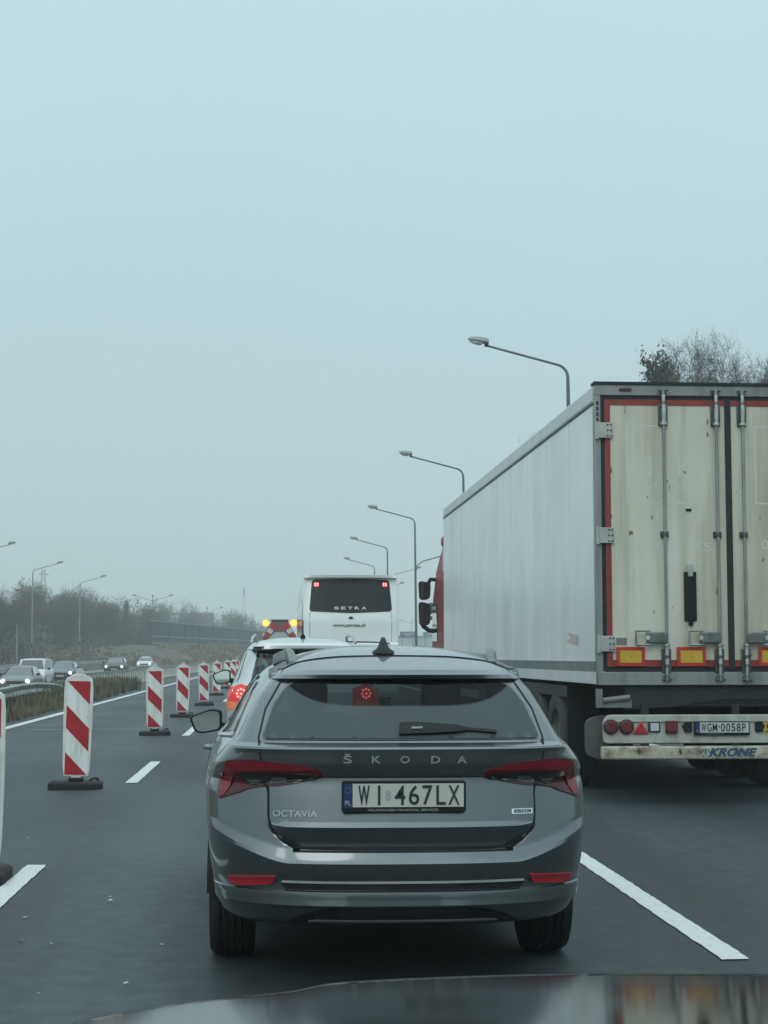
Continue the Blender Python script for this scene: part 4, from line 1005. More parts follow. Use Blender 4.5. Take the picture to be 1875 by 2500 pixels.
# wiper
wr = [(-.02, 1.060), (-.015, 1.092), (.06, 1.100), (.28, 1.094), (.37, 1.084), (.37, 1.072), (.27, 1.066), (.08, 1.058)]
wr = [KE(862, 1592), KE(863, 1567), KE(900, 1566), KE(985, 1572), KE(1006, 1578), KE(1006, 1584), KE(985, 1587), KE(930, 1590)]
wp = patch(wr, E.R, 'wiper', M['black'], est, eps=.022, thick=.016)
patch(stroke([KE(1000, 1579), KE(1040, 1582), KE(1071, 1585)], .011), E.R, 'wiper_blade', M['black'], wp, eps=.018, thick=.012)
patch(stroke([KE(888, 1580), KE(912, 1579)], .008), E.R, 'wiper_cap', M['text_grey'], wp, eps=.025, thick=.004)
# antenna
ax = KE(842, 1450)[0]; ay = .78; az = roofsurf(ax, ay).z
mb = MB(); rings = []
for k in range(9):
    f = k/8; w = (.052 if f < .2 else .046-.02*(f-.2)/.15 if f < .35 else .020*(1-(f-.35)/.65)+.008); l = .095*(1-f)**.8+.014; h_ = .082*f; n = 14
    rings.append([(ax+cos(2*pi*j/n)*w, ay+.02*f+sin(2*pi*j/n)*l, az-.005+h_*.95) for j in range(n)])
mb.loft(rings); mb.build('roof_antenna', M['black'], est, ang=60)
# door mirrors
def door_mirror(parent, sg, x, y, z, w, h, mat='black', cap='black', arm=.10):
    poly = roundpoly([(x, z-h*.35), (x, z+h*.45), (x+sg*w*.35, z+h*.5), (x+sg*w, z+h*.18), (x+sg*w*.82, z-h*.42), (x+sg*w*.6, z-h*.5)], h*.16)
    cxm = sum(p[0] for p in poly)/len(poly); czm = sum(p[1] for p in poly)/len(poly); mb = MB(); rings = []
    for k, (q, dy) in enumerate(((.93, 0), (1, .012), (1, .05), (.9, .085), (.6, .115), (.2, .125))): rings.append([(cxm+(px-cxm)*q, y+dy, czm+(pz_-czm)*q) for px, pz_ in poly])
    mb.loft(rings); m_ = mb.build('door_mirror', M[cap], parent, ang=50)
    mb = MB(); mb.prism([(cxm+(px-cxm)*.84, czm+(pz_-czm)*.84) for px, pz_ in poly], y-.004, y+.004); mb.build('mirror_glass', M['mirror'], m_, smooth=False)
    mb = MB(); mb.prism([(x+sg*w*.3, z-h*.35), (x-sg*arm, z-h*.42), (x-sg*arm, z-h*.16), (x, z-h*.05)], y+.02, y+.07); mb.build('mirror_foot', M['black'], m_, bevel=.006)
    return m_
door_mirror(est, -1, -.868, 3.0, 1.022, .198, .150)
door_mirror(est, 1, .880, 3.05, 1.015, .170, .145)
# fuel flap hint, wheel-arch lip
patch(roundpoly([(.42+.3, .72), (.95, .72), (.95, .90), (.72, .90)], .03), E.S(1), 'fuel_flap', M['paint'], est, eps=.002, thick=.004)
# cabin: seats, head rests, shelf, driver's wheel
mb = MB(); mb.box(-.60, .60, .42, 1.18, .93, .955); mb.build('parcel_shelf', M['interior_grey'], est, smooth=False)
mb = MB(); mb.box(-.62, .62, .5, 3.3, .55, .60); mb.build('cabin_floor', M['interior'], est, smooth=False)
def seat(x, y, w, top, back=True):
    mb = MB(); mb.box(x-w/2, x+w/2, y, y+.12, .58, top); s_ = mb.build('seat', M['interior'], est, bevel=.03)
    for dx in ((0,) if w < .7 else (-.40, .0, .40)):
        mb = MB(); mb.box(x+dx-.11, x+dx+.11, y+.01, y+.10, top+.015, top+(.17 if w < .7 else .12)); mb.build('head_rest', M['interior'], s_, bevel=.03)
        mb = MB(); mb.cyl((x+dx-.05, y+.06, top-.02), (x+dx-.05, y+.06, top+.05), .006, n=6); mb.cyl((x+dx+.05, y+.06, top-.02), (x+dx+.05, y+.06, top+.05), .006, n=6); mb.build('head_rest_post', M['steel_dull'], s_)
seat(0, 1.22, 1.20, 1.02); seat(-.37, 2.15, .48, 1.10); seat(.37, 2.15, .48, 1.10)
mb = MB(); mb.box(-.65, .65, 3.25, 3.6, .75, 1.0); mb.build('dashboard', M['interior'], est, bevel=.03)
mb = MB(); mb.box(-.12, .12, 2.72, 2.75, 1.27, 1.335); mb.build('inside_mirror', M['black'], est, bevel=.01)
# ============================================================ THE SILVER SUV AHEAD
SV = Shell(4.35, w=[(.2, .80), (.4, .88), (.7, .90), (.95, .89), (1.05, .85), (1.1, .82), (1.5, .66), (1.56, .60)],
    rear=[(.2, .2), (.35, .04), (.5, 0), (.65, .01), (.7, .05), (1.0, .09), (1.08, .14), (1.48, .34), (1.49, .22), (1.53, .22), (1.56, .26)],
    front=[(.2, .2), (.5, 0), (.85, .08), (.95, .5), (1.05, 1.1), (1.56, 1.9)], tp=[(.2, .02), (1.0, .03), (1.1, .06), (1.56, .07)], ys=1.2,
    Dr=[(.2, .4, 2.8), (1.0, .36, 3.), (1.5, .26, 4.), (1.56, .3, 3.4)], crown=.075, yc=1.8)
suv = empty('suv', (.305, 18.7, 0), label='silver suv with its left brake light lit, mostly hidden by the grey estate', cat='car')
sw = [(-.60, 1.12), (-.52, 1.46), (.52, 1.46), (.60, 1.12)]; sws = [(.50, 1.12), (3.0, 1.08), (2.4, 1.48), (.85, 1.46)]
swsh = [(1.7+(y-1.7)*.94, 1.27+(z-1.27)*.8) for y, z in sws]
sh_ = lambda c: (c.y < .5 and abs(c.x) < .54 and 1.16 < c.z < 1.42) or (c.y > 2.4 and abs(c.x) < .55 and 1.12 < c.z < 1.5) or (abs(c.x) > .5 and c.z > 1.1 and inpoly(c.y, c.z, swsh))
SV.body('body', M['silver'], suv, zlist(.2, 1.56, .04, (.65, .7, 1.48, 1.49, 1.53)), holes=(sh_, lambda c: c.y > .3 and arch_hole(c, ((.85, .34, .36), (3.45, .34, .36)), .7)))
mb = MB(); mb.box(-.68, .68, .3, 4.0, .18, .6); mb.build('underbody', M['chassis'], suv, smooth=False)
for sg in (-1, 1):
    for y in (.85, 3.45): wheel(suv, sg*.78, y, .34, .22, sg)
    patch(sws, SV.S(sg), 'side_window', M['dark_glass'], suv, eps=.006, thick=.01, step=.08)
    lp = [(sg*.70, .80), (sg*.55, .86), (sg*.55, 1.04), (sg*.70, 1.09), (sg*.845, 1.05), (sg*.86, .84)]
    if sg > 0: lp = lp[::-1]
    tl = patch(lp, SV.R, 'tail_lamp', M['red_lit'] , suv, eps=.012, thick=.03, step=.04)
    lp2 = [(sg*.60, .805), (sg*.58, .90), (sg*.85, .90), (sg*.855, .815)]
    patch(lp2 if sg < 0 else lp2[::-1], SV.R, 'indicator_lens', M['amber'], tl, eps=.016, thick=.01, step=.04)
    for k in range(9):
        a = 2*pi*k/8; rr = .045 if k < 8 else 0; p, n = SV.R(sg*.70+cos(a)*rr, .985+sin(a)*rr); mb = MB(); mb.cyl(p+n*.012, p+n*.022, .011, n=8); mb.build('brake_led', M['red_led'], tl)
    mb = MB(); mb.tube([(sg*.60, .5, 1.56), (sg*.585, .62, 1.625), (sg*.57, 1.6, 1.665), (sg*.57, 2.3, 1.65), (sg*.585, 2.5, 1.60)], .016, 8); mb.build('roof_rail', M['steel_light'], suv)
    door_mirror(suv, sg, sg*.90, 2.95, 1.14, .24, .20, cap='black')
patch(sw, SV.R, 'rear_window', M['dark_glass'] if False else M['glass_side'], suv, eps=.006, thick=.0001, step=.06)
patch(stroke([(-.58, 1.475), (0, 1.485), (.58, 1.475)], .03), SV.R, 'spoiler_lip', M['black'], suv, eps=.02, thick=.05)
patch(roundpoly([(-.84, .22), (.84, .22), (.86, .42), (-.86, .42)], .05), SV.R, 'bumper_guard', M['grey_plastic'], suv, eps=.01, thick=.03, step=.06)
pf2 = patch([(-.26, .62), (.26, .62), (.26, .735), (-.26, .735)], SV.R, 'number_plate', M['plate'], suv, eps=.012, thick=.02)
mb = MB(); mb.cyl((.0, .95, 1.62), (0, .93, 1.66), .035, .02, 10); mb.cyl((.0, .93, 1.65), (0, .86, 1.83), .009, .006, 8); mb.build('roof_antenna', M['black'], suv)
mb = MB(); mb.box(-.6, .6, 1.1, 1.2, .6, 1.12); mb.box(-.55, -.1, 2.0, 2.1, .6, 1.18); mb.box(.1, .55, 2.0, 2.1, .6, 1.18); mb.box(-.62, .62, .2, 3.2, .55, .6); mb.build('seats', M['interior'], suv, smooth=False)

# ============================================================ COACH
BW = 1.265
BS = Shell(12.0, w=[(.35, 1.24), (.6, BW), (2.2, BW), (3.1, 1.262), (3.40, 1.245), (3.48, 1.225), (3.54, 1.17)],
    rear=[(.35, .12), (.5, .03), (1.0, 0), (1.72, .03), (1.76, .10), (1.80, .10), (2.35, .13), (2.5, .16), (3.44, .36), (3.47, .20), (3.54, .18)],
    front=[(.35, .1), (1.2, 0), (3.54, .5)], tp=((0, 0), (4, 0)), ys=.5, Dr=[(.35, .16, 4.5), (3.44, .22, 4.0), (3.54, .25, 4.)], Df=[(0, .5, 4.), (4, .5, 4.)], crown=.10, yc=5.)
bus = empty('coach', (1.93, 43.4, 0), label='white long distance coach seen from behind with dark rear window', cat='coach')
BS.body('body', M['bus_white'], bus, zlist(.35, 3.54, .08, (1.72, 1.76, 1.80, 3.44, 3.47)), holes=(lambda c: arch_hole(c, ((2.9, .5, .55), (8.9, .5, .55)), 1.0),), ang=25)
bw = roundpoly([(-1.085, 2.62), (-1.03, 2.58), (0, 2.535), (1.03, 2.58), (1.085, 2.62), (1.02, 3.38), (.95, 3.42), (0, 3.44), (-.95, 3.42), (-1.02, 3.38)], [.05, .05, 0, .05, .05, .05, .05, 0, .05, .05])
rw = patch(bw, BS.R, 'rear_window', M['bus_glass'], bus, eps=.012, thick=.03, step=.08)
for ch, x_ in zip('SETRA', (-.375, -.195, -.015, .165, .345)): text(ch, 'coach_letter', M['sign_white'], bus, x_, 0, 2.665, .125, .072, surf=BS.R, eps=.018, ext=.006, bold=.03)
mb = MB(); p, n = BS.R(0, 2.425); mb.prism([(-.075, 2.415), (0, 2.375), (.075, 2.415), (0, 2.44)], p.y-.03, p.y); mb.build('emblem', M['black'], bus, smooth=False)
mb = MB(); mb.prism([(-.04, 2.44), (.04, 2.44), (0, 2.475)], p.y-.03, p.y); mb.build('emblem_top', M['chrome'], bus, smooth=False)
text('www.persea.sk', 'web_address', M['text_web'], bus, -.03, 0, 2.21, .86, .115, surf=BS.R, eps=.010, ext=.004, shear=.35, bold=.012)
for sg in (-1, 1):
    p, n = BS.R(sg*.90, 3.285); q = Matrix.Translation(p+n*.012)
    mb = MB(); mb.cyl(p+n*.005, p+n*.03, .075, n=20); tl = mb.build('upper_brake_lamp', M['red_glow'], bus)
    mb = MB()
    for dx in (-.03, .03):
        for dz in (-.022, .022):
            c = p+n*.033+Vector((dx, 0, dz)); mb.cyl(c, c+n*.008, .020, n=8)
    mb.build('led_cluster', M['pink_led'], tl)
    patch(stroke([(sg*1.07, 1.80), (sg*1.08, 2.50), (sg*1.03, 2.60)], .012), BS.R, 'panel_gap', M['grey_plastic'], bus, eps=.001, thick=.004, step=.1)
    lp = [(sg*1.10, .9), (sg*1.20, .9), (sg*1.20, 1.5), (sg*1.10, 1.5)]
    patch(lp if sg > 0 else lp[::-1], BS.R, 'tail_lamp', M['red_lens'], bus, eps=.01, thick=.03, step=.1)
    patch([(.6, 1.55), (11.3, 1.55), (11.3, 2.85), (.6, 2.85)] if True else [], BS.S(sg), 'side_window', M['dark_glass'], bus, eps=.008, thick=.02, step=.3)
    for y in (2.9, 8.9): wheel(bus, sg*1.08, y, .49, .28, sg)
patch(stroke([(-1.02, 1.735), (-.6, 1.775), (0, 1.785), (.6, 1.775), (1.02, 1.735)], .035), BS.R, 'bumper_gap', M['black'], bus, eps=.004, thick=.02, step=.1)
patch([(-.45, .75), (.45, .75), (.45, 1.1), (-.45, 1.1)], BS.R, 'plate_recess', M['grey_plastic'], bus, eps=.008, thick=.02, step=.1)
mb = MB(); mb.box(-1.1, 1.1, .3, 11, .28, .6); mb.build('underbody', M['chassis'], bus, smooth=False)

# ============================================================ WORKS TRUCK with arrow board far ahead
wt = empty('works_truck', (.155, 94, 0), label='roadworks truck with red and white chevron board and two amber flashing beacons', cat='truck')
mb = MB(); mb.box(-1.1, 1.1, .35, 6.5, .9, 2.3); mb.box(-1.0, 1.0, 5.0, 6.8, 2.3, 2.75); mb.build('body', M['van_white'], wt, bevel=.05)
mb = MB(); mb.box(-1.05, 1.05, .3, 6.4, .45, .9); mb.build('chassis', M['chassis'], wt, smooth=False)
for sg in (-1, 1):
    for y in (1.3, 5.6): wheel(wt, sg*.92, y, .45, .26, sg)
mb = MB(); mb.prism([(-.95, .95), (.95, .95), (.95, 2.5), (.42, 3.42), (-.42, 3.42), (-.95, 2.5)], -.03, .03); bo = mb.build('warning_board', M['grey_plastic'], wt, smooth=False)
mb = MB(); mb.prism([(-.50, 3.36), (.50, 3.36), (.50, 3.47), (-.50, 3.47)], -.07, .0); mb.build('board_cap', M['dark_metal'], bo, smooth=False)
for sg in (-1, 1):
    def q(pp): return [(sg*a, b) for a, b in pp] if sg > 0 else [(sg*a, b) for a, b in pp][::-1]
    for k, (a, b) in enumerate(((0, .36), (.36, .58), (.58, .95))):
        P0 = Vector((.40, 3.36)); P1 = Vector((1.0, 2.40)); d = P1-P0; nn = Vector((-.26, -.16))
        mb = MB(); mb.prism(q([tuple(P0+d*a), tuple(P0+d*b), tuple(P0+d*b+nn), tuple(P0+d*a+nn)]), -.06, -.031); mb.build('stripe', M['stripe_red' if k % 2 == 0 else 'sign_white'], bo, smooth=False)
    for k in range(4):
        z0 = 2.35-k*.35; mb = MB(); mb.prism(q([(.95, z0), (.95, z0-.34), (.66, z0-.60), (.66, z0-.26)]), -.06, -.031); mb.build('stripe', M['stripe_red' if k % 2 == 0 else 'sign_white'], bo, smooth=False)
    mb = MB(); mb.cyl((sg*.78, -.10, 3.27), (sg*.78, -.04, 3.27), .20, n=20); bl = mb.build('amber_beacon_glow', M['beacon_halo'], wt)  # glowing disc wider than the lens stands in for the lamp's halo
    mb = MB(); mb.cyl((sg*.78, -.16, 3.27), (sg*.78, -.10, 3.27), .14, .15, n=20); mb.build('beacon_lens', M['beacon'], bl)
mb = MB(); mb.prism([(-.62, 1.6), (.62, 1.6), (.62, 2.4), (.28, 2.75), (-.28, 2.75), (-.62, 2.4)], -.06, -.031); mb.build('board_panel', M['pale'], bo, smooth=False)
mb = MB(); mb.prism([(-.18, 2.85), (.18, 2.85), (.08, 3.12), (-.08, 3.12)], -.06, -.031); mb.build('board_symbol', M['stripe_red'], bo, smooth=False)

# ============================================================ LORRY: trailer and red cab
def TX(x): return .98125*x-3.045
def TZ(z): return H+(z-H)*.98125
TR = empty('articulated_lorry', (3.045, 15.7, 0), radians(.42), label='white refrigerated articulated lorry with red cab and dirty rear doors in the right lane', cat='lorry')
Wd, L_T = 2.6, 13.6; ZT, ZB = 4.045, 1.145
mb = MB(); mb.box(0.0, Wd, .06, L_T, ZB+.13, ZT-.19); mb.build('side_panel', M['trailer_side'], TR, bevel=.01)
mb = MB(); mb.box(-.006, Wd+.006, .05, L_T+.01, ZT-.19, ZT-.012); mb.build('roof_rail', M['roof_rail'], TR, bevel=.03, seg=3)
for z in (ZT-.192,):
    mb = MB(); mb.box(-.010, .002, .05, L_T, z-.012, z); mb.build('roof_seam', M['dark_metal'], TR, smooth=False)
mb = MB(); mb.box(-.008, .0, .05, L_T, ZB+.115, ZB+.215); mb.build('scuff_strip', M['steel_dull'], TR, smooth=False)
mb = MB(); mb.box(-.012, .06, .05, L_T, ZB, ZB+.115); mb.build('lower_rail', M['roof_rail'], TR, smooth=False)
for k in range(1, 10):
    mb = MB(); mb.box(-.0035, .001, k*1.36-.0025, k*1.36+.0025, ZB+.216, ZT-.21); mb.build('panel_seam', M['side_seam'], TR, smooth=False)
mb = MB(); mb.prism([(.0, 1.52), (.16, 1.50)], 0, 0) if False else None
# faded arrow sticker low on the side
mb = MB(); mb.add([(-.004, .95, 1.62), (-.004, 1.55, 1.66), (-.004, 1.35, 1.60), (-.004, 1.60, 1.56), (-.004, .95, 1.52)], [(0, 1, 2, 3, 4)]); mb.build('faded_sticker', pbr('faded_red', (.55, .42, .38), .5), TR, smooth=False)
# rear frame
mb = MB(); mb.box(0, Wd, -.02, .10, ZT-.125, ZT-.02); fr = mb.build('rear_frame_header', M['frame_grey'], TR, bevel=.006)
mb = MB(); mb.box(-.01, Wd+.01, -.035, .12, ZT-.02, ZT+.006); mb.build('roof_edge', M['seal'], TR, smooth=False)
for sx in (0, 1):
    a = 0 if sx == 0 else Wd-.055
    mb = MB(); mb.box(a, a+.055, -.02, .10, ZB, ZT-.125); mb.build('corner_post', M['frame_grey'], TR, bevel=.006)
    mb = MB(); x0 = .014 if sx == 0 else Wd-.034
    for k in range(7): mb.box(x0, x0+.02, -.024, -.02, ZT-.55+k*.055, ZT-.515+k*.055)
    mb.build('vent_slots', M['seal'], TR, smooth=False)
    mb = MB(); a = .055 if sx == 0 else Wd-.095; mb.box(a, a+.04, -.005, .09, ZB+.125, ZT-.125); mb.build('side_seal', M['seal'], TR, smooth=False)
mb = MB(); mb.box(.0, Wd, -.025, .10, ZB-.01, ZB+.115); mb.build('rear_sill', M['frame_grey'], TR, bevel=.006)
mb = MB(); mb.box(.095, Wd-.095, -.005, .09, ZB+.115, ZB+.165); mb.box(.095, Wd-.095, -.005, .09, ZT-.165, ZT-.125); mb.build('frame_seal', M['seal'], TR, smooth=False)
mk = MB(); mk.box(.24, .36, -.032, -.02, ZT-.085, ZT-.055); mk.box(2.24, 2.36, -.032, -.02, ZT-.085, ZT-.055); mk.build('marker_lamp', M['dark_lens'], TR, bevel=.004)
DZ0, DZ1 = ZB+.165, ZT-.165; MID = 1.30
doors = []
for sx in (0, 1):
    x0, x1 = (.095, MID-.030) if sx == 0 else (MID+.030, Wd-.095)
    mb = MB(); mb.box(x0, x1, -.012, .05, DZ0, DZ1); d = mb.build('rear_door', M['trailer_door'], TR, smooth=False); doors.append(d)
    xo = (x0, x0+.052) if sx == 0 else (x1-.052, x1)
    mb = MB(); mb.box(xo[0], xo[1], -.018, -.0121, DZ0, DZ1); mb.box(min(xo[1], x0) if sx == 0 and False else (xo[1] if sx == 0 else x0), x1 if sx == 0 else xo[0], -.018, -.0121, DZ1-.055, DZ1); mb.box(xo[1] if sx == 0 else x0, x1 if sx == 0 else xo[0], -.018, -.0121, DZ0, DZ0+.065)
    mb.build('door_edging', M['trailer_red'], d, smooth=False)
mb = MB(); mb.box(MID-.030, MID+.030, -.022, .05, DZ0-.03, DZ1+.02); mb.build('centre_seal', M['seal'], TR, smooth=False)
# hinges
for sx in (0, 1):
    for z in (3.575, 2.562, 1.527):
        o = .0 if sx == 0 else Wd; s_ = 1 if sx == 0 else -1
        mb = MB(); mb.box(min(o, o+s_*.165), max(o, o+s_*.165), -.045, -.020, z-.075, z+.075); h_ = mb.build('hinge', M['steel_light'], TR, bevel=.005)
        mb = MB(); mb.cyl((o+s_*.014, -.040, z-.085), (o+s_*.014, -.040, z+.085), .016, n=10); mb.build('hinge_pin', M['steel_light'], h_)
        mb = MB()
        for dx in (.118, .150):
            for dz in (-.055, 0, .055): mb.cyl((o+s_*dx, -.052, z+dz), (o+s_*dx, -.044, z+dz), .008, n=8)
        mb.build('bolt', M['seal'], h_)
# locking bars
for bx_ in (.662, 1.178, 1.436, 1.952):
    dr = doors[0 if bx_ < MID else 1]; y = -.055
    mb = MB(); mb.cyl((bx_, y, ZB+.03), (bx_, y, ZT-.07), .0155, n=12); rod = mb.build('locking_bar', M['steel'], TR, ang=60)
    for z in (ZT-.235, 2.575, 1.40):
        mb = MB(); mb.box(bx_-.040, bx_+.040, -.035, -.0125, z-.030, z+.030); mb.cyl((bx_, y, z-.02), (bx_, y, z+.02), .028, n=12); mb.build('bar_bracket', M['steel_dark'], rod, bevel=.004)
    for zc, sgn in ((ZT-.09, 1), (ZB+.055, -1)):
        mb = MB(); mb.box(bx_-.032, bx_+.032, -.060, -.022, zc-.022, zc+.022); mb.cyl((bx_-.05, y, zc+sgn*.012), (bx_+.05, y, zc+sgn*.012), .010, n=8); mb.build('cam_keeper', M['steel_dark'], rod, bevel=.003)
        mb = MB(); mb.cyl((bx_, y, zc-sgn*.03), (bx_, y, zc-sgn*.10), .021, n=12); mb.cyl((bx_, y-.004, zc-sgn*.13), (bx_, y-.004, zc-sgn*.30), .026, .020, n=12); mb.cyl((bx_, y, zc-sgn*.30), (bx_, y, zc-sgn*.325), .034, n=12); mb.build('cam_guide', M['chrome_dull'], rod, bevel=.003)
        mb = MB(); mb.box(bx_-.047, bx_+.047, -.034, -.0125, zc-.33 if sgn > 0 else zc+.05, zc-.13 if sgn > 0 else zc+.28); mb.build('guide_plate', M['steel_dark'], rod, bevel=.008)
    hs = -1 if bx_ < MID else 1
    mb = MB(); mb.box(min(bx_, bx_+hs*.20), max(bx_, bx_+hs*.20), -.085, -.050, 1.532, 1.638); ha = mb.build('door_handle', M['handle_steel'], rod, bevel=.010)
    mb = MB(); a, b = sorted((bx_+hs*.17, bx_+hs*.30)); mb.tube([(a, -.07, 1.518), (a, -.07, 1.648), (b, -.07, 1.648), (b, -.07, 1.518), (a, -.07, 1.518)], .013, 8); mb.build('catch_frame', M['steel'], ha)
    mb = MB(); mb.cyl((bx_+hs*.19, -.095, 1.585), (bx_+hs*.19, -.08, 1.585), .022, n=10); mb.build('lock_button', M['chrome'], ha)
# reflex plates
for x0, x1 in ((.180, .455), (.765, 1.045), (1.558, 1.838), (2.145, 2.42)):
    mb = MB(); mb.box(x0, x1, -.032, -.0181, 1.315, 1.498); rp_ = mb.build('reflective_plate', M['red_bright'], TR, bevel=.004)
    mb = MB(); mb.box(x0+.034, x1-.034, -.035, -.0325, 1.348, 1.464); mb.build('yellow_field', M['yellow'], rp_, smooth=False)
    mb = MB(); mb.box((x0+x1)/2-.006, (x0+x1)/2+.006, -.037, -.0351, 1.404, 1.41); mb.build('rivet', M['seal'], rp_, smooth=False)
mb = MB(); mb.box(.845, .965, -.034, -.0125, 1.745, 2.215); fl = mb.build('rubber_buffer', M['black'], TR, bevel=.006)
mb = MB(); mb.box(.878, .930, -.055, -.0345, 2.17, 2.29); mb.build('buffer_latch', M['steel_light'], fl, bevel=.006)
mb = MB(); mb.box(.885, .925, -.05, -.0125, 1.70, 1.744); mb.build('buffer_foot', M['black'], fl, bevel=.004)
mb = MB(); mb.box(.875, .930, -.020, -.0125, 2.80, 2.825); mb.build('blank_tag', M['black'], TR, smooth=False)
mb = MB(); mb.box(.185, .285, -.0155, -.0125, 1.515, 1.585); mb.build('data_plate', M['steel_dull'], TR, smooth=False)
# ghost of removed lettering
mb = MB()
for a, b, c, d in ((.30, 1.02, 2.872, 2.888), (.30, .316, 2.89, 3.62), (1.004, 1.02, 2.89, 3.62), (.30, 1.02, 3.62, 3.634), (1.56, 2.3, 2.872, 2.888), (1.56, 1.576, 2.89, 3.62), (1.56, 2.3, 3.62, 3.634)): mb.box(a, b, -.0128, -.0119, c, d)
mb.build('faded_outline', M['ghost'], doors[0], smooth=False)
text('N', 'faded_letter', M['ghost'], doors[0], .47, -.0122, 3.23, .16, .20, ext=.0006); text('K', 'faded_letter', M['ghost'], doors[0], .89, -.0122, 3.23, .17, .20, ext=.0006)
text('spedition', 'faded_lettering', M['ghost'], doors[0], .60, -.0122, 3.03, .55, .11, ext=.0006)
text('www.', 'faded_lettering', M['ghost'], doors[0], .52, -.0122, 2.46, .34, .09, ext=.0006); text('ks', 'faded_lettering', M['ghost'], doors[0], 1.03, -.0122, 2.48, .18, .13, ext=.0006)
text('om', 'faded_lettering', M['ghost'], doors[1], 1.70, -.0122, 2.48, .17, .09, ext=.0006)
# under-structure
mb = MB(); mb.box(.30, 2.30, .05, 12.8, .93, ZB-.011); mb.box(.75, .87, .6, 12.8, .75, .93); mb.box(1.73, 1.85, .6, 12.8, .75, .93); mb.build('chassis', M['chassis'], TR, smooth=False)
mb = MB(); mb.prism([(.28, 1.125), (2.5, 1.125), (2.5, 1.0), (1.2, 1.0), (.75, .93), (.28, .90)], .04, .12); mb.build('rear_beam', M['dark_metal'], TR, smooth=False)
mb = MB(); mb.cyl((.05, -.01, .99), (.31, -.01, 1.02), .028, n=12); mb.box(.05, .33, .0, .04, .92, 1.0); mb.box(-.01, .05, .0, .05, .92, 1.10); mb.build('ramp_damper', M['steel_dull'], TR, bevel=.004)
# light bar
LBX0 = TX(3.156); mb = MB(); mb.prism(roundpoly([(LBX0, .585), (Wd-LBX0, .585), (Wd-LBX0, .80), (Wd-LBX0-.05, .855), (LBX0+.05, .855), (LBX0, .80)], .035), -.02, .06); lb = mb.build('light_bar', M['light_bar'], TR, bevel=.008)
mb = MB(); mb.box(LBX0+.03, Wd-LBX0-.03, -.035, -.0205, .785, .852); mb.build('light_bar_lip', M['light_bar'], lb, bevel=.012)
def tz(z): return TZ(z)
for sx in (0, 1):
    fx = lambda x: x if sx == 0 else Wd-x
    for x in (.117, .268):
        mb = MB(); mb.cyl((fx(x), -.050, .742), (fx(x), -.02, .742), .070, .074, n=24); lm = mb.build('round_tail_lamp', M['dark_metal'], lb, bevel=.004)
        mb = MB(); mb.cyl((fx(x), -.060, .742), (fx(x), -.0505, .742), .050, .060, n=24); mb.build('lens', M['lens_dull'], lm)
    c = fx(.405); mb = MB(); mb.prism([(c-.075, .675), (c+.075, .675), (c, .795)], -.040, -.0201); mb.build('triangle_reflector', M['reflector'], lb, bevel=.004)
    c = fx(.532); mb = MB(); mb.box(c-.060, c+.060, -.045, -.0201, .690, .790); ll_ = mb.build('reversing_lamp', M['dark_metal'], lb, bevel=.012)
    mb = MB(); mb.box(c-.036, c+.044, -.050, -.0455, .702, .776); mb.build('lens', M['lamp_glass'], ll_, bevel=.008)
    c = fx(.697); mb = MB(); mb.box(c-.057, c+.057, -.060, -.0201, .680, .800); ll_ = mb.build('fog_lamp', M['dark_lens'], lb, bevel=.006)
    mb = MB(); mb.box(c-.045, c+.045, -.064, -.0605, .700, .785); mb.build('lens', M['lens_dull'], ll_, bevel=.005)
for c in (.858, 1.548):
    mb = MB(); mb.prism(roundpoly([(c-.038, .69), (c+.038, .69), (c+.038, .79), (c-.038, .79)], .02), -.045, -.0201); mb.cyl((c-.04*(1 if c < 1 else -1), -.03, .745), (c-.055*(1 if c < 1 else -1), -.03, .745), .015, n=8); mb.build('socket', M['black'], lb, bevel=.003)
c = 1.65; mb = MB(); mb.box(c-.055, c+.055, -.026, -.0201, .675, .80); q_ = mb.build('yellow_label', M['yellow'], lb, smooth=False)
mb = MB(); mb.cyl((c, -.03, .745), (c, -.0265, .745), .028, n=12); mb.box(c-.04, c+.04, -.03, -.0265, .69, .70); mb.build('label_mark', M['text_dark'], q_, smooth=False)
pt = empty('number_plate', (1.185, -.050, .731)); setpar(pt, TR)
mb = MB(); mb.box(-.268, .268, 0, .028, -.070, .062); mb.build('plate_frame', M['black'], pt, bevel=.004)
mb = MB(); mb.box(-.215, .256, -.004, -.0005, -.045, .052); mb.build('plate_face', M['plate_truck'], pt, smooth=False)
mb = MB(); mb.box(-.258, -.2155, -.004, -.0005, -.045, .052); mb.build('country_strip', M['plate_blue'], pt, smooth=False)
text('PL', 'country_letters', M['text_light'], pt, -.237, -.0055, -.028, .024, .018, ext=.001)
for ch, x0, x1 in (('W', -.203, -.156), ('G', -.145, -.104), ('M', -.093, -.048), ('0', -.012, .026), ('0', .038, .076), ('5', .088, .126), ('8', .138, .178), ('P', .192, .228)): text(ch, 'plate_character', M['text_dark'], pt, (x0+x1)/2, -.0055, .004, x1-x0, .078, ext=.0012, bold=.008)
mb = MB(); mb.cyl((-.030, -.0055, .012), (-.030, -.0045, .012), .008, n=10); mb.build('plate_sticker', M['plate_blue'], pt)
text('www.truck-trailer.pl', 'frame_text', M['text_light'], pt, -.08, -.0015, -.0575, .18, .009, ext=.001)
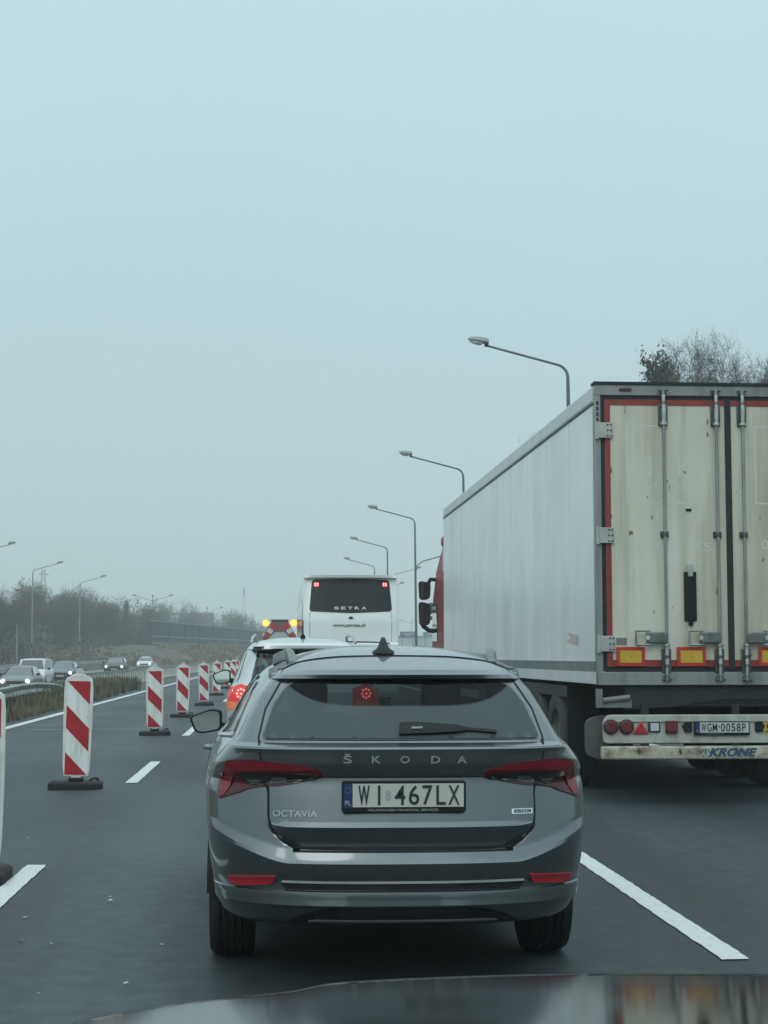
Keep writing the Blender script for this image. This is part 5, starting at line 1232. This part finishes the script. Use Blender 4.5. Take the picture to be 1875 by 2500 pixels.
# under-run bar
mb = MB(); mb.prism([(.03, .433), (Wd-.03, .433), (Wd-.03, .560), (.03, .560)], -.03, .07); ub = mb.build('underrun_bar', M['rusty'], TR, bevel=.02, seg=3)
text('KRONE', 'bar_lettering', M['blue_text'], ub, TX(4.42), -.033, .500, .47, .083, ext=.003, bold=.04, shear=.35)
mb = MB(); c = TX(4.15); 
for k in range(5): a0 = pi*k/5+.15; a1 = pi*(k+1)/5-.12; mb.prism([(c+cos(a0)*.048, .49+sin(a0)*.042), (c+cos(a1)*.048, .49+sin(a1)*.042), (c+cos(a1)*.034, .49+sin(a1)*.030), (c+cos(a0)*.034, .49+sin(a0)*.030)], -.036, -.031)
mb.prism([(c-.006, .475), (c+.006, .475), (c+.004, .528), (c-.004, .528)], -.036, -.031); mb.prism([(c-.04, .462), (c-.01, .456), (c-.02, .470)], -.036, -.031); mb.prism([(c+.04, .462), (c+.01, .456), (c+.02, .470)], -.036, -.031); mb.build('bar_emblem', M['blue_text'], ub, smooth=False)
for x in (.42, 1.3, 2.2): mb = MB(); mb.box(x, x+.07, .0, .06, .55, .95); mb.build('bar_bracket', M['dark_metal'], TR, smooth=False)
# mud flaps, wheels, side guard
mb = MB(); mb.prism(roundpoly([(-.10, .47), (.03, .42), (.36, .41), (.36, .84), (.03, .845), (-.10, .80)], .06), .10, .16); mb.build('mud_flap', M['flap'], TR, bevel=.01)
mb = MB(); mb.prism(roundpoly([(2.24, .41), (2.6, .41), (2.66, .47), (2.66, .80), (2.6, .845), (2.24, .84)], .06), .10, .16); mb.build('mud_flap', M['flap'], TR, bevel=.01)
for y in (2.45, 3.76, 5.07):
    for sx in (.20, 2.40): wheel(TR, sx, y, .52, .38, -1 if sx < 1 else 1, 'steel', 'tyre_dusty')
    mb = MB(); mb.cyl((.2, y, .52), (2.4, y, .52), .07, n=12); mb.build('axle', M['chassis'], TR)
mb = MB(); mb.box(-.0, .34, 1.60, 1.63, .42, 1.05); mb.build('mud_flap', M['black'], TR, smooth=False)
mb = MB(); mb.box(.02, .06, 1.7, 5.9, .98, 1.10); mb.box(.0, .05, 5.9, 8.8, .55, 1.08); mb.build('side_locker', M['dark_metal'], TR, smooth=False)
mb = MB(); mb.box(.02, .05, 9.0, 12.0, .50, .62); mb.box(.02, .05, 9.0, 12.0, .78, .90); mb.build('side_guard', M['steel_light'], TR, smooth=False)
mb = MB(); mb.box(.05, 2.55, 5.9, 9.8, .45, 1.0); mb.build('pallet_box', M['chassis'], TR, smooth=False)
# tractor unit
CS = Shell(2.4, w=[(.5, 1.20), (1.0, 1.24), (2.6, 1.24), (3.2, 1.20), (3.75, 1.08)], rear=[(.5, 0), (3.2, 0), (3.75, .25)], front=[(.5, .0), (1.5, 0), (2.6, .15), (3.75, .7)], tp=((0, 0), (4, 0)), Dr=[(0, .12, 5), (4, .12, 5)], Df=[(0, .35, 3.5), (4, .4, 3.5)], crown=.1, yc=1.2)
cab = empty('cab', (1.335, 14.5, 0)); cab.scale = (1, 1, .955); setpar(cab, TR)
CS.body('cab_shell', M['cab_red'], cab, zlist(.5, 3.75, .15))
for sg in (-1, 1):
    patch([(1.1, 1.75), (2.0, 1.75), (1.95, 2.5), (1.1, 2.5)], CS.S(sg), 'side_window', M['dark_glass'], cab, eps=.01, thick=.02, step=.2)
    mb = MB(); mb.prism([(sg*1.16, 1.2), (sg*1.245, 1.2), (sg*1.245, 3.45), (sg*1.12, 3.85)] if sg > 0 else [(sg*1.12, 3.85), (sg*1.245, 3.45), (sg*1.245, 1.2), (sg*1.16, 1.2)], -.55, .02); df = mb.build('side_deflector', M['cab_red'], cab, smooth=False)
    mb = MB(); mb.box(sg*1.20-.06, sg*1.20+.047, -.45, -.02, 3.1, 3.5); mb.build('deflector_panel', M['cab_pink'], df, smooth=False)
    for y in (1.5, -1.7): wheel(cab, sg*1.05, y, .50, .32, sg, 'steel')
    # twin mirrors on a bracket
    xm = sg*1.42
    mb = MB(); mb.tube([(sg*1.22, 1.75, 3.02), (sg*1.30, 1.80, 3.03), (sg*1.34, 1.80, 2.95), (sg*1.44, 1.80, 2.93), (sg*1.46, 1.80, 2.85)], .042, 8); mb.build('mirror_arm', M['black'], cab); mb = MB(); mb.tube([(sg*1.22, 1.75, 1.98), (sg*1.34, 1.80, 2.0), (sg*1.44, 1.80, 2.08), (sg*1.46, 1.8, 2.15)], .045, 8); br = mb.build('mirror_arm', M['black'], cab)
    for z0, z1, w in ((2.60, 3.00, .24), (2.08, 2.58, .24)):
        mb = MB(); P_ = roundpoly([(xm-w*.42, z0), (xm+w*.42, z0+.02), (xm+w/2, z1-.05), (xm-w/2, z1)], .085); mb.loft([[(a, 1.70, b) for a, b in P_], [(a, 1.80, b) for a, b in P_], [(xm+(a-xm)*.8, 1.88, (z0+z1)/2+(b-(z0+z1)/2)*.85) for a, b in P_]]); mm_ = mb.build('wing_mirror', M['black'], br, ang=50)
        mb = MB(); P_ = [(xm+(a-xm)*.82, (z0+z1)/2+(b-(z0+z1)/2)*.88) for a, b in P_]; mb.prism(P_, 1.69, 1.699); mb.build('mirror_glass', M['dark_glass'], mm_, smooth=False)
mb = MB(); mb.box(-1.05, 1.05, .3, 2.3, 3.7, 3.95); mb.build('roof_fairing', M['cab_red'], cab, bevel=.08)
mb = MB(); mb.box(-.45, .45, -5.5, .1, .75, 1.0); mb.build('tractor_chassis', M['chassis'], cab, smooth=False)
mb = MB(); mb.box(-1.18, -1.10, .1, .4, 2.95, 3.25); mb.build('side_marker', M['black'], cab, smooth=False)

# ============================================================ ONCOMING CARS
def oncoming(name, label, x, y, z, mat, L=4.5, w=.88, hgt=1.46, kind='car', lights=True, lsz=.11):
    G = 'oncoming cars with headlights on'
    r = empty(name, (x, y, z), pi, label=label, cat='van' if kind == 'van' else 'car', group=G if kind == 'car' else None)
    hb = .92 if kind == 'car' else 1.05; ht = hgt-.07
    S_ = Shell(L, w=[(.2, w*.9), (.4, w*.98), (.75, w), (hb, w*.96), (hb+.06, w*.90), (ht, w*(.68 if kind == 'car' else .86))], rear=[(.2, .15), (.5, 0), (.85, .04), (hb+.05, .12), (ht, .6 if kind == 'car' else .1)],
        front=[(.2, .12), (.35, .0), (.55, 0), (.68, .06), (.78, .25), (hb-.04, .75), (hb+.03, 1.10), (ht, 1.95 if kind == 'car' else 1.7)], Dr=[(0, .4, 2.8), (2, .4, 3)], Df=[(0, .55, 2.6), (hb, .55, 2.6), (2, .35, 3.)], crown=.07, yc=L*.42)
    S_.body('body', M[mat], r, zlist(.2, ht, .05), holes=(lambda c: arch_hole(c, ((.85, .31, .34), (L-.88, .31, .34)), .7),))
    patch([(-w*.80, hb+.04), (w*.80, hb+.04), (w*.64, ht-.04), (-w*.64, ht-.04)], S_.F, 'windscreen', M['dark_glass'] if kind == 'car' else M['dark_glass'], r, eps=.008, thick=.02, step=.08)
    for sg in (-1, 1):
        wheel(r, sg*(w-.12), .85, .32, .2, sg); wheel(r, sg*(w-.12), L-.88, .32, .2, sg)
        patch([(1.0, hb+.07), (L-1.35, hb+.07), (L-2.0, ht-.03), (1.3, ht-.03)], S_.S(sg), 'side_window', M['dark_glass'], r, eps=.006, thick=.02, step=.15)
        hp = [(sg*w*.58, .60), (sg*w*.86, .62), (sg*w*.88, .74), (sg*w*.60, .70)]
        hl = patch(hp if sg > 0 else hp[::-1], S_.F, 'headlamp', M['clear_bar'], r, eps=.012, thick=.03, step=.06)
        p, n = S_.F(sg*w*.73, .66); mb = MB(); mb.cyl(p+n*.0, p+n*.03, lsz, lsz*.8, n=14); mb.build('lit_bulb', M['headlight'], hl)
        mb = MB(); mb.box(sg*(w+.02)-.0, sg*(w+.20), L-1.55, L-1.42, hb+.02, hb+.14) if sg > 0 else mb.box(sg*(w+.20), sg*(w+.02), L-1.55, L-1.42, hb+.02, hb+.14); mb.build('door_mirror', M['black'], r, bevel=.02)
    patch([(-w*.50, .50), (w*.50, .50), (w*.52, .66), (-w*.52, .66)], S_.F, 'grille', M['black'], r, eps=.008, thick=.02, step=.06)
    patch([(-w*.62, .26), (w*.62, .26), (w*.58, .40), (-w*.58, .40)], S_.F, 'lower_grille', M['black'], r, eps=.008, thick=.02, step=.06)
    patch([(-.26, .42), (.26, .42), (.26, .50), (-.26, .50)], S_.F, 'number_plate', M['plate'], r, eps=.014, thick=.01)
    mb = MB(); mb.box(-w+.12, w-.12, .3, L-.4, .15, .4); mb.build('underbody', M['chassis'], r, smooth=False)
    return r
def gp(px, Y, zroof_px, hh): return px2x(px, Y), Y
oncoming('oncoming_car', 'silver oncoming saloon with headlights on, nearest behind the curved guardrail', px2x(81, 92)-.05, 92+0, -.54, 'mid_silver', lsz=.12)
v = oncoming('oncoming_van', 'white van close behind the nearest silver oncoming car', px2x(108, 104), 104, -.46, 'van_white', L=4.9, w=.90, hgt=1.74, kind='van', lsz=.07)
oncoming('oncoming_car', 'blue grey oncoming car half behind the top of the second barrier panel', px2x(176, 117), 117, -.36, 'blue_grey')
oncoming('oncoming_car', 'dark oncoming car with black grille, right of the blue grey one', px2x(296, 143), 143, -.11, 'dark_green')
oncoming('oncoming_car', 'small white oncoming car, rightmost and farthest of the oncoming ones', px2x(363, 196), 196, -.10, 'white_paint', lsz=.08)

# ============================================================ STRIPED BARRIER PANELS
def beacon():
    r = empty('barrier_panel', label='x', cat='traffic barrier', group='red and white striped panels closing the left lane')
    w = .154; z0, z1 = .125, 1.218
    out = roundpoly([(-w*.86, z0), (w*.86, z0), (w*.94, z0+.12), (w, z0+.5), (w, z1-.16), (w*.93, z1-.055), (w*.30, z1), (-w*.30, z1), (-w*.93, z1-.055), (-w, z1-.16), (-w, z0+.5), (-w*.94, z0+.12)], .02)
    mb = MB(); mb.prism(out, -.022, .022); bd_ = mb.build('panel', M['panel_edge'], r, bevel=.008)
    iw = .122; a0, a1 = z0+.02, z1-.078
    mb = MB(); mb.prism([(-iw, a0), (iw, a0), (iw, a1), (-iw, a1)], -.0255, -.0222); mb.build('reflective_sheet', M['panel_white'], bd_, smooth=False)
    H_ = a1-a0; sl = 2*iw*.86
    sl = .25
    for b0, b1 in ((H_, H_+.24), (H_-.50, H_-.257), (H_-1.0, H_-.757)):   # bands fall to the right; heights at the left edge
        pl = []
        def clipz(z): return max(a0, min(a1, a0+z))
        # polygon between the lines z=b0-sl*t and z=b1-sl*t, clipped to the sheet
        pts_ = []
        N = 24
        up_ = [(-iw+2*iw*t/N, a0+b1-sl*t/N) for t in range(N+1)]; dn_ = [(-iw+2*iw*t/N, a0+b0-sl*t/N) for t in range(N+1)]
        up_ = [(x, min(a1, max(a0, z))) for x, z in up_]; dn_ = [(x, min(a1, max(a0, z))) for x, z in dn_]
        mb = MB(); vs = []; fs = []
        for (x, zt), (_, zb) in zip(up_, dn_): vs += [(x, -.0275, zb), (x, -.0275, zt)]
        for k in range(N):
            if vs[2*k+1][2]-vs[2*k][2] > 1e-4 or vs[2*k+3][2]-vs[2*k+2][2] > 1e-4: fs.append((2*k, 2*k+2, 2*k+3, 2*k+1))
        mb.v = vs; mb.f = fs; mb.build('red_stripe', M['stripe_red'], bd_, smooth=False)
    mb = MB(); mb.box(-.05, .05, -.02, .02, .07, z0+.01); mb.build('stem', M['panel_edge'], r, bevel=.006)
    mb = MB(); mb.prism(roundpoly([(-.045, z1-.01), (.045, z1-.01), (.03, z1+.055), (-.03, z1+.055)], .012), -.018, .018); mb.build('handle', M['lamp_glass'], r, bevel=.004)
    mb = MB(); P_ = roundpoly([(-.28, -.19), (.20, -.19), (.28, -.10), (.28, .19), (.20, .22), (-.20, .22), (-.28, .16)], .03)
    mb.loft([[(x, y, 0) for x, y in P_], [(x, y, .055) for x, y in P_], [(x*.93, y*.9, .075) for x, y in P_]]); ft = mb.build('rubber_foot', M['rubber'], r, ang=40)
    mb = MB(); mb.box(-.075, .075, -.10, .10, .074, .115); mb.build('foot_socket', M['black'], ft, bevel=.01)
    mb = MB(); mb.tube([(.15, -.05, .07), (.16, -.05, .10), (.20, 0, .11), (.23, .05, .10), (.23, .06, .07)], .012, 7); mb.build('foot_grip', M['rubber'], ft)
    return r
bc = beacon()
for i, (x, y, rz, lab) in enumerate(((-1.872, 10.75, 12, 'striped barrier panel cut off by the left edge of the photo'), (-2.14, 18.1, 2, 'nearest whole red and white striped barrier panel, second from the left'),
        (-2.17, 30.1, 3, 'third striped barrier panel from the left, in front of the white oncoming car'), (-2.18, 38.9, 2, 'fourth striped barrier panel from the left, left of the suv'), (-2.07, 48.0, 3, 'fifth striped barrier panel, fully clear of the suv mirror'),
        (-2.16, 60.3, 2, 'sixth striped barrier panel, partly behind the suv mirror'), (-2.15, 73, 3, 'seventh striped barrier panel, first of the tight far cluster'), (-2.13, 81, 5, 'eighth striped barrier panel, middle of the tight far cluster'), (-2.1, 88, 0, 'last striped barrier panel beside the suv rear pillar'))):
    o = bc if i == 0 else copy_tree(bc); o.location = (x, y, .004); o.rotation_euler = (0, radians((0, 1.1, -.7, .9, -1.2, .8, 0, 1.4, -.6)[i]), radians(rz)); o['label'] = lab

[k for k in kids(bc) if k.name.startswith('rubber_foot')][0].rotation_euler = (0, 0, radians(78))
# pale scraps on the road
SP = [(54, 1985), (96, 1880), (44, 2034), (111, 2042), (238, 1940), (238, 1948), (271, 2128), (108, 1975), (60, 1812), (171, 1790), (300, 1760), (350, 2044), (83, 2150), (1338, 2150), (310, 1650)]
g0 = None
for i, (xd, yd) in enumerate(SP):
    a = xd*1.1302-937.5; b = 1250-yd*1.1302; d = FW*4050+RT*a+UP*b; t = -H/d.z; p = d*t
    if g0 is None:
        mb = MB(); mb.add([(-.022, -.010, 0), (.018, -.014, 0), (.026, .008, .006), (-.004, .016, .010), (-.020, .010, .004)], [(0, 1, 2, 3, 4)]); g0 = mb.build('leaf_scrap', M['scrap'], smooth=False); tag(g0, 'small pale leaf scrap lying on the dark asphalt', 'litter', 'pale scraps on the asphalt'); o = g0
    else: o = g0.copy(); COL.objects.link(o)
    s_ = .35+.35*random.random(); o.location = (p.x, p.y, .009); o.scale = (s_, s_*1.4, s_); o.rotation_euler = (0, 0, random.uniform(0, 6))

# ============================================================ OWN CAR'S BONNET
own = empty('following_car', (.56, 1.0, -.008), label='glossy dark bonnet in the foreground, mirroring the estate and the lorry doors', cat='car')
HW = .89
def bz(u, y):  # u lateral -1..1, y forward
    nose = 2.36-.26*abs(u)**2.2; f = y/nose
    z = .972-.105*y*.55-.03*(y/2.3)**2
    over = max(0, y-(nose-.30)); z -= 1.15*over**2+ 2.2*over**3
    z -= .022*abs(u)**2.5+ .05*max(0, abs(u)-.85)
    z -= .012*max(0, 1-abs(abs(u)-.60)/.07) if False else 0
    # raised centre panel edge
    z += .010/(1+math.exp((abs(u)-.56)*60))
    return z
mb = MB(); NU, NY = 80, 70; vs = []
for j in range(NY+1):
    for i in range(NU+1):
        u = -1+2*i/NU; nose = 2.36-.26*abs(u)**2.2; y = nose*(1-(1-j/NY)**1.5); vs.append((u*HW, y, bz(u, y)))
fs = [(j*(NU+1)+i, j*(NU+1)+i+1, (j+1)*(NU+1)+i+1, (j+1)*(NU+1)+i) for j in range(NY) for i in range(NU)]
mb.add(vs, fs); mb.build('bonnet', M['bonnet'], own, ang=80)
mb = MB(); ring0 = []
for i in range(NU+1): u = -1+2*i/NU; nose = 2.36-.26*abs(u)**2.2; ring0.append((u*HW, nose, bz(u, nose)))
rows = [[(x, y+dy, z-dz) for x, y, z in ring0] for dy, dz in ((.004, .006), (.03, .06), (.06, .16), (.06, .34), (.02, .46))]
mb.loft(rows, close=False, caps=False); mb.build('front_bumper', M['bonnet'], own, ang=60)
for sg in (-1, 1):
    mb = MB(); rings = []
    for k in range(14):
        y = 1.95*k/13; z = bz(sg*1., y)-.012; rings.append([(sg*(HW+.006), y, z), (sg*(HW+.05), y, z-.02), (sg*(HW+.085), y, z-.09), (sg*(HW+.09), y, z-.30), (sg*(HW+.06), y, z-.60)])
    mb.loft(rings, close=False, caps=False); mb.build('wing', M['bonnet'], own, ang=60)
for sg in (-1, 1): wheel(own, sg*.80, 1.25, .32, .21, sg)

# ============================================================ HAZE
mb = MB(); mb.box(-1300, 1300, -80, 1500, -6, 60)
hz = mb.build('haze', None, None, smooth=False); hm = bpy.data.materials.new('haze'); hm.use_nodes = True; n = hm.node_tree; n.nodes.clear()
ho = n.nodes.new('ShaderNodeOutputMaterial'); pv = n.nodes.new('ShaderNodeVolumePrincipled'); pv.inputs['Color'].default_value = (.97, .99, 1., 1); pv.inputs['Density'].default_value = .00115; pv.inputs['Anisotropy'].default_value = .2
n.links.new(pv.outputs[0], ho.inputs['Volume']); hz.data.materials.clear(); hz.data.materials.append(hm); tag(hz, kind='stuff')
SC.cycles.volume_bounces = 1; SC.cycles.max_bounces = 8; SC.cycles.transparent_max_bounces = 12
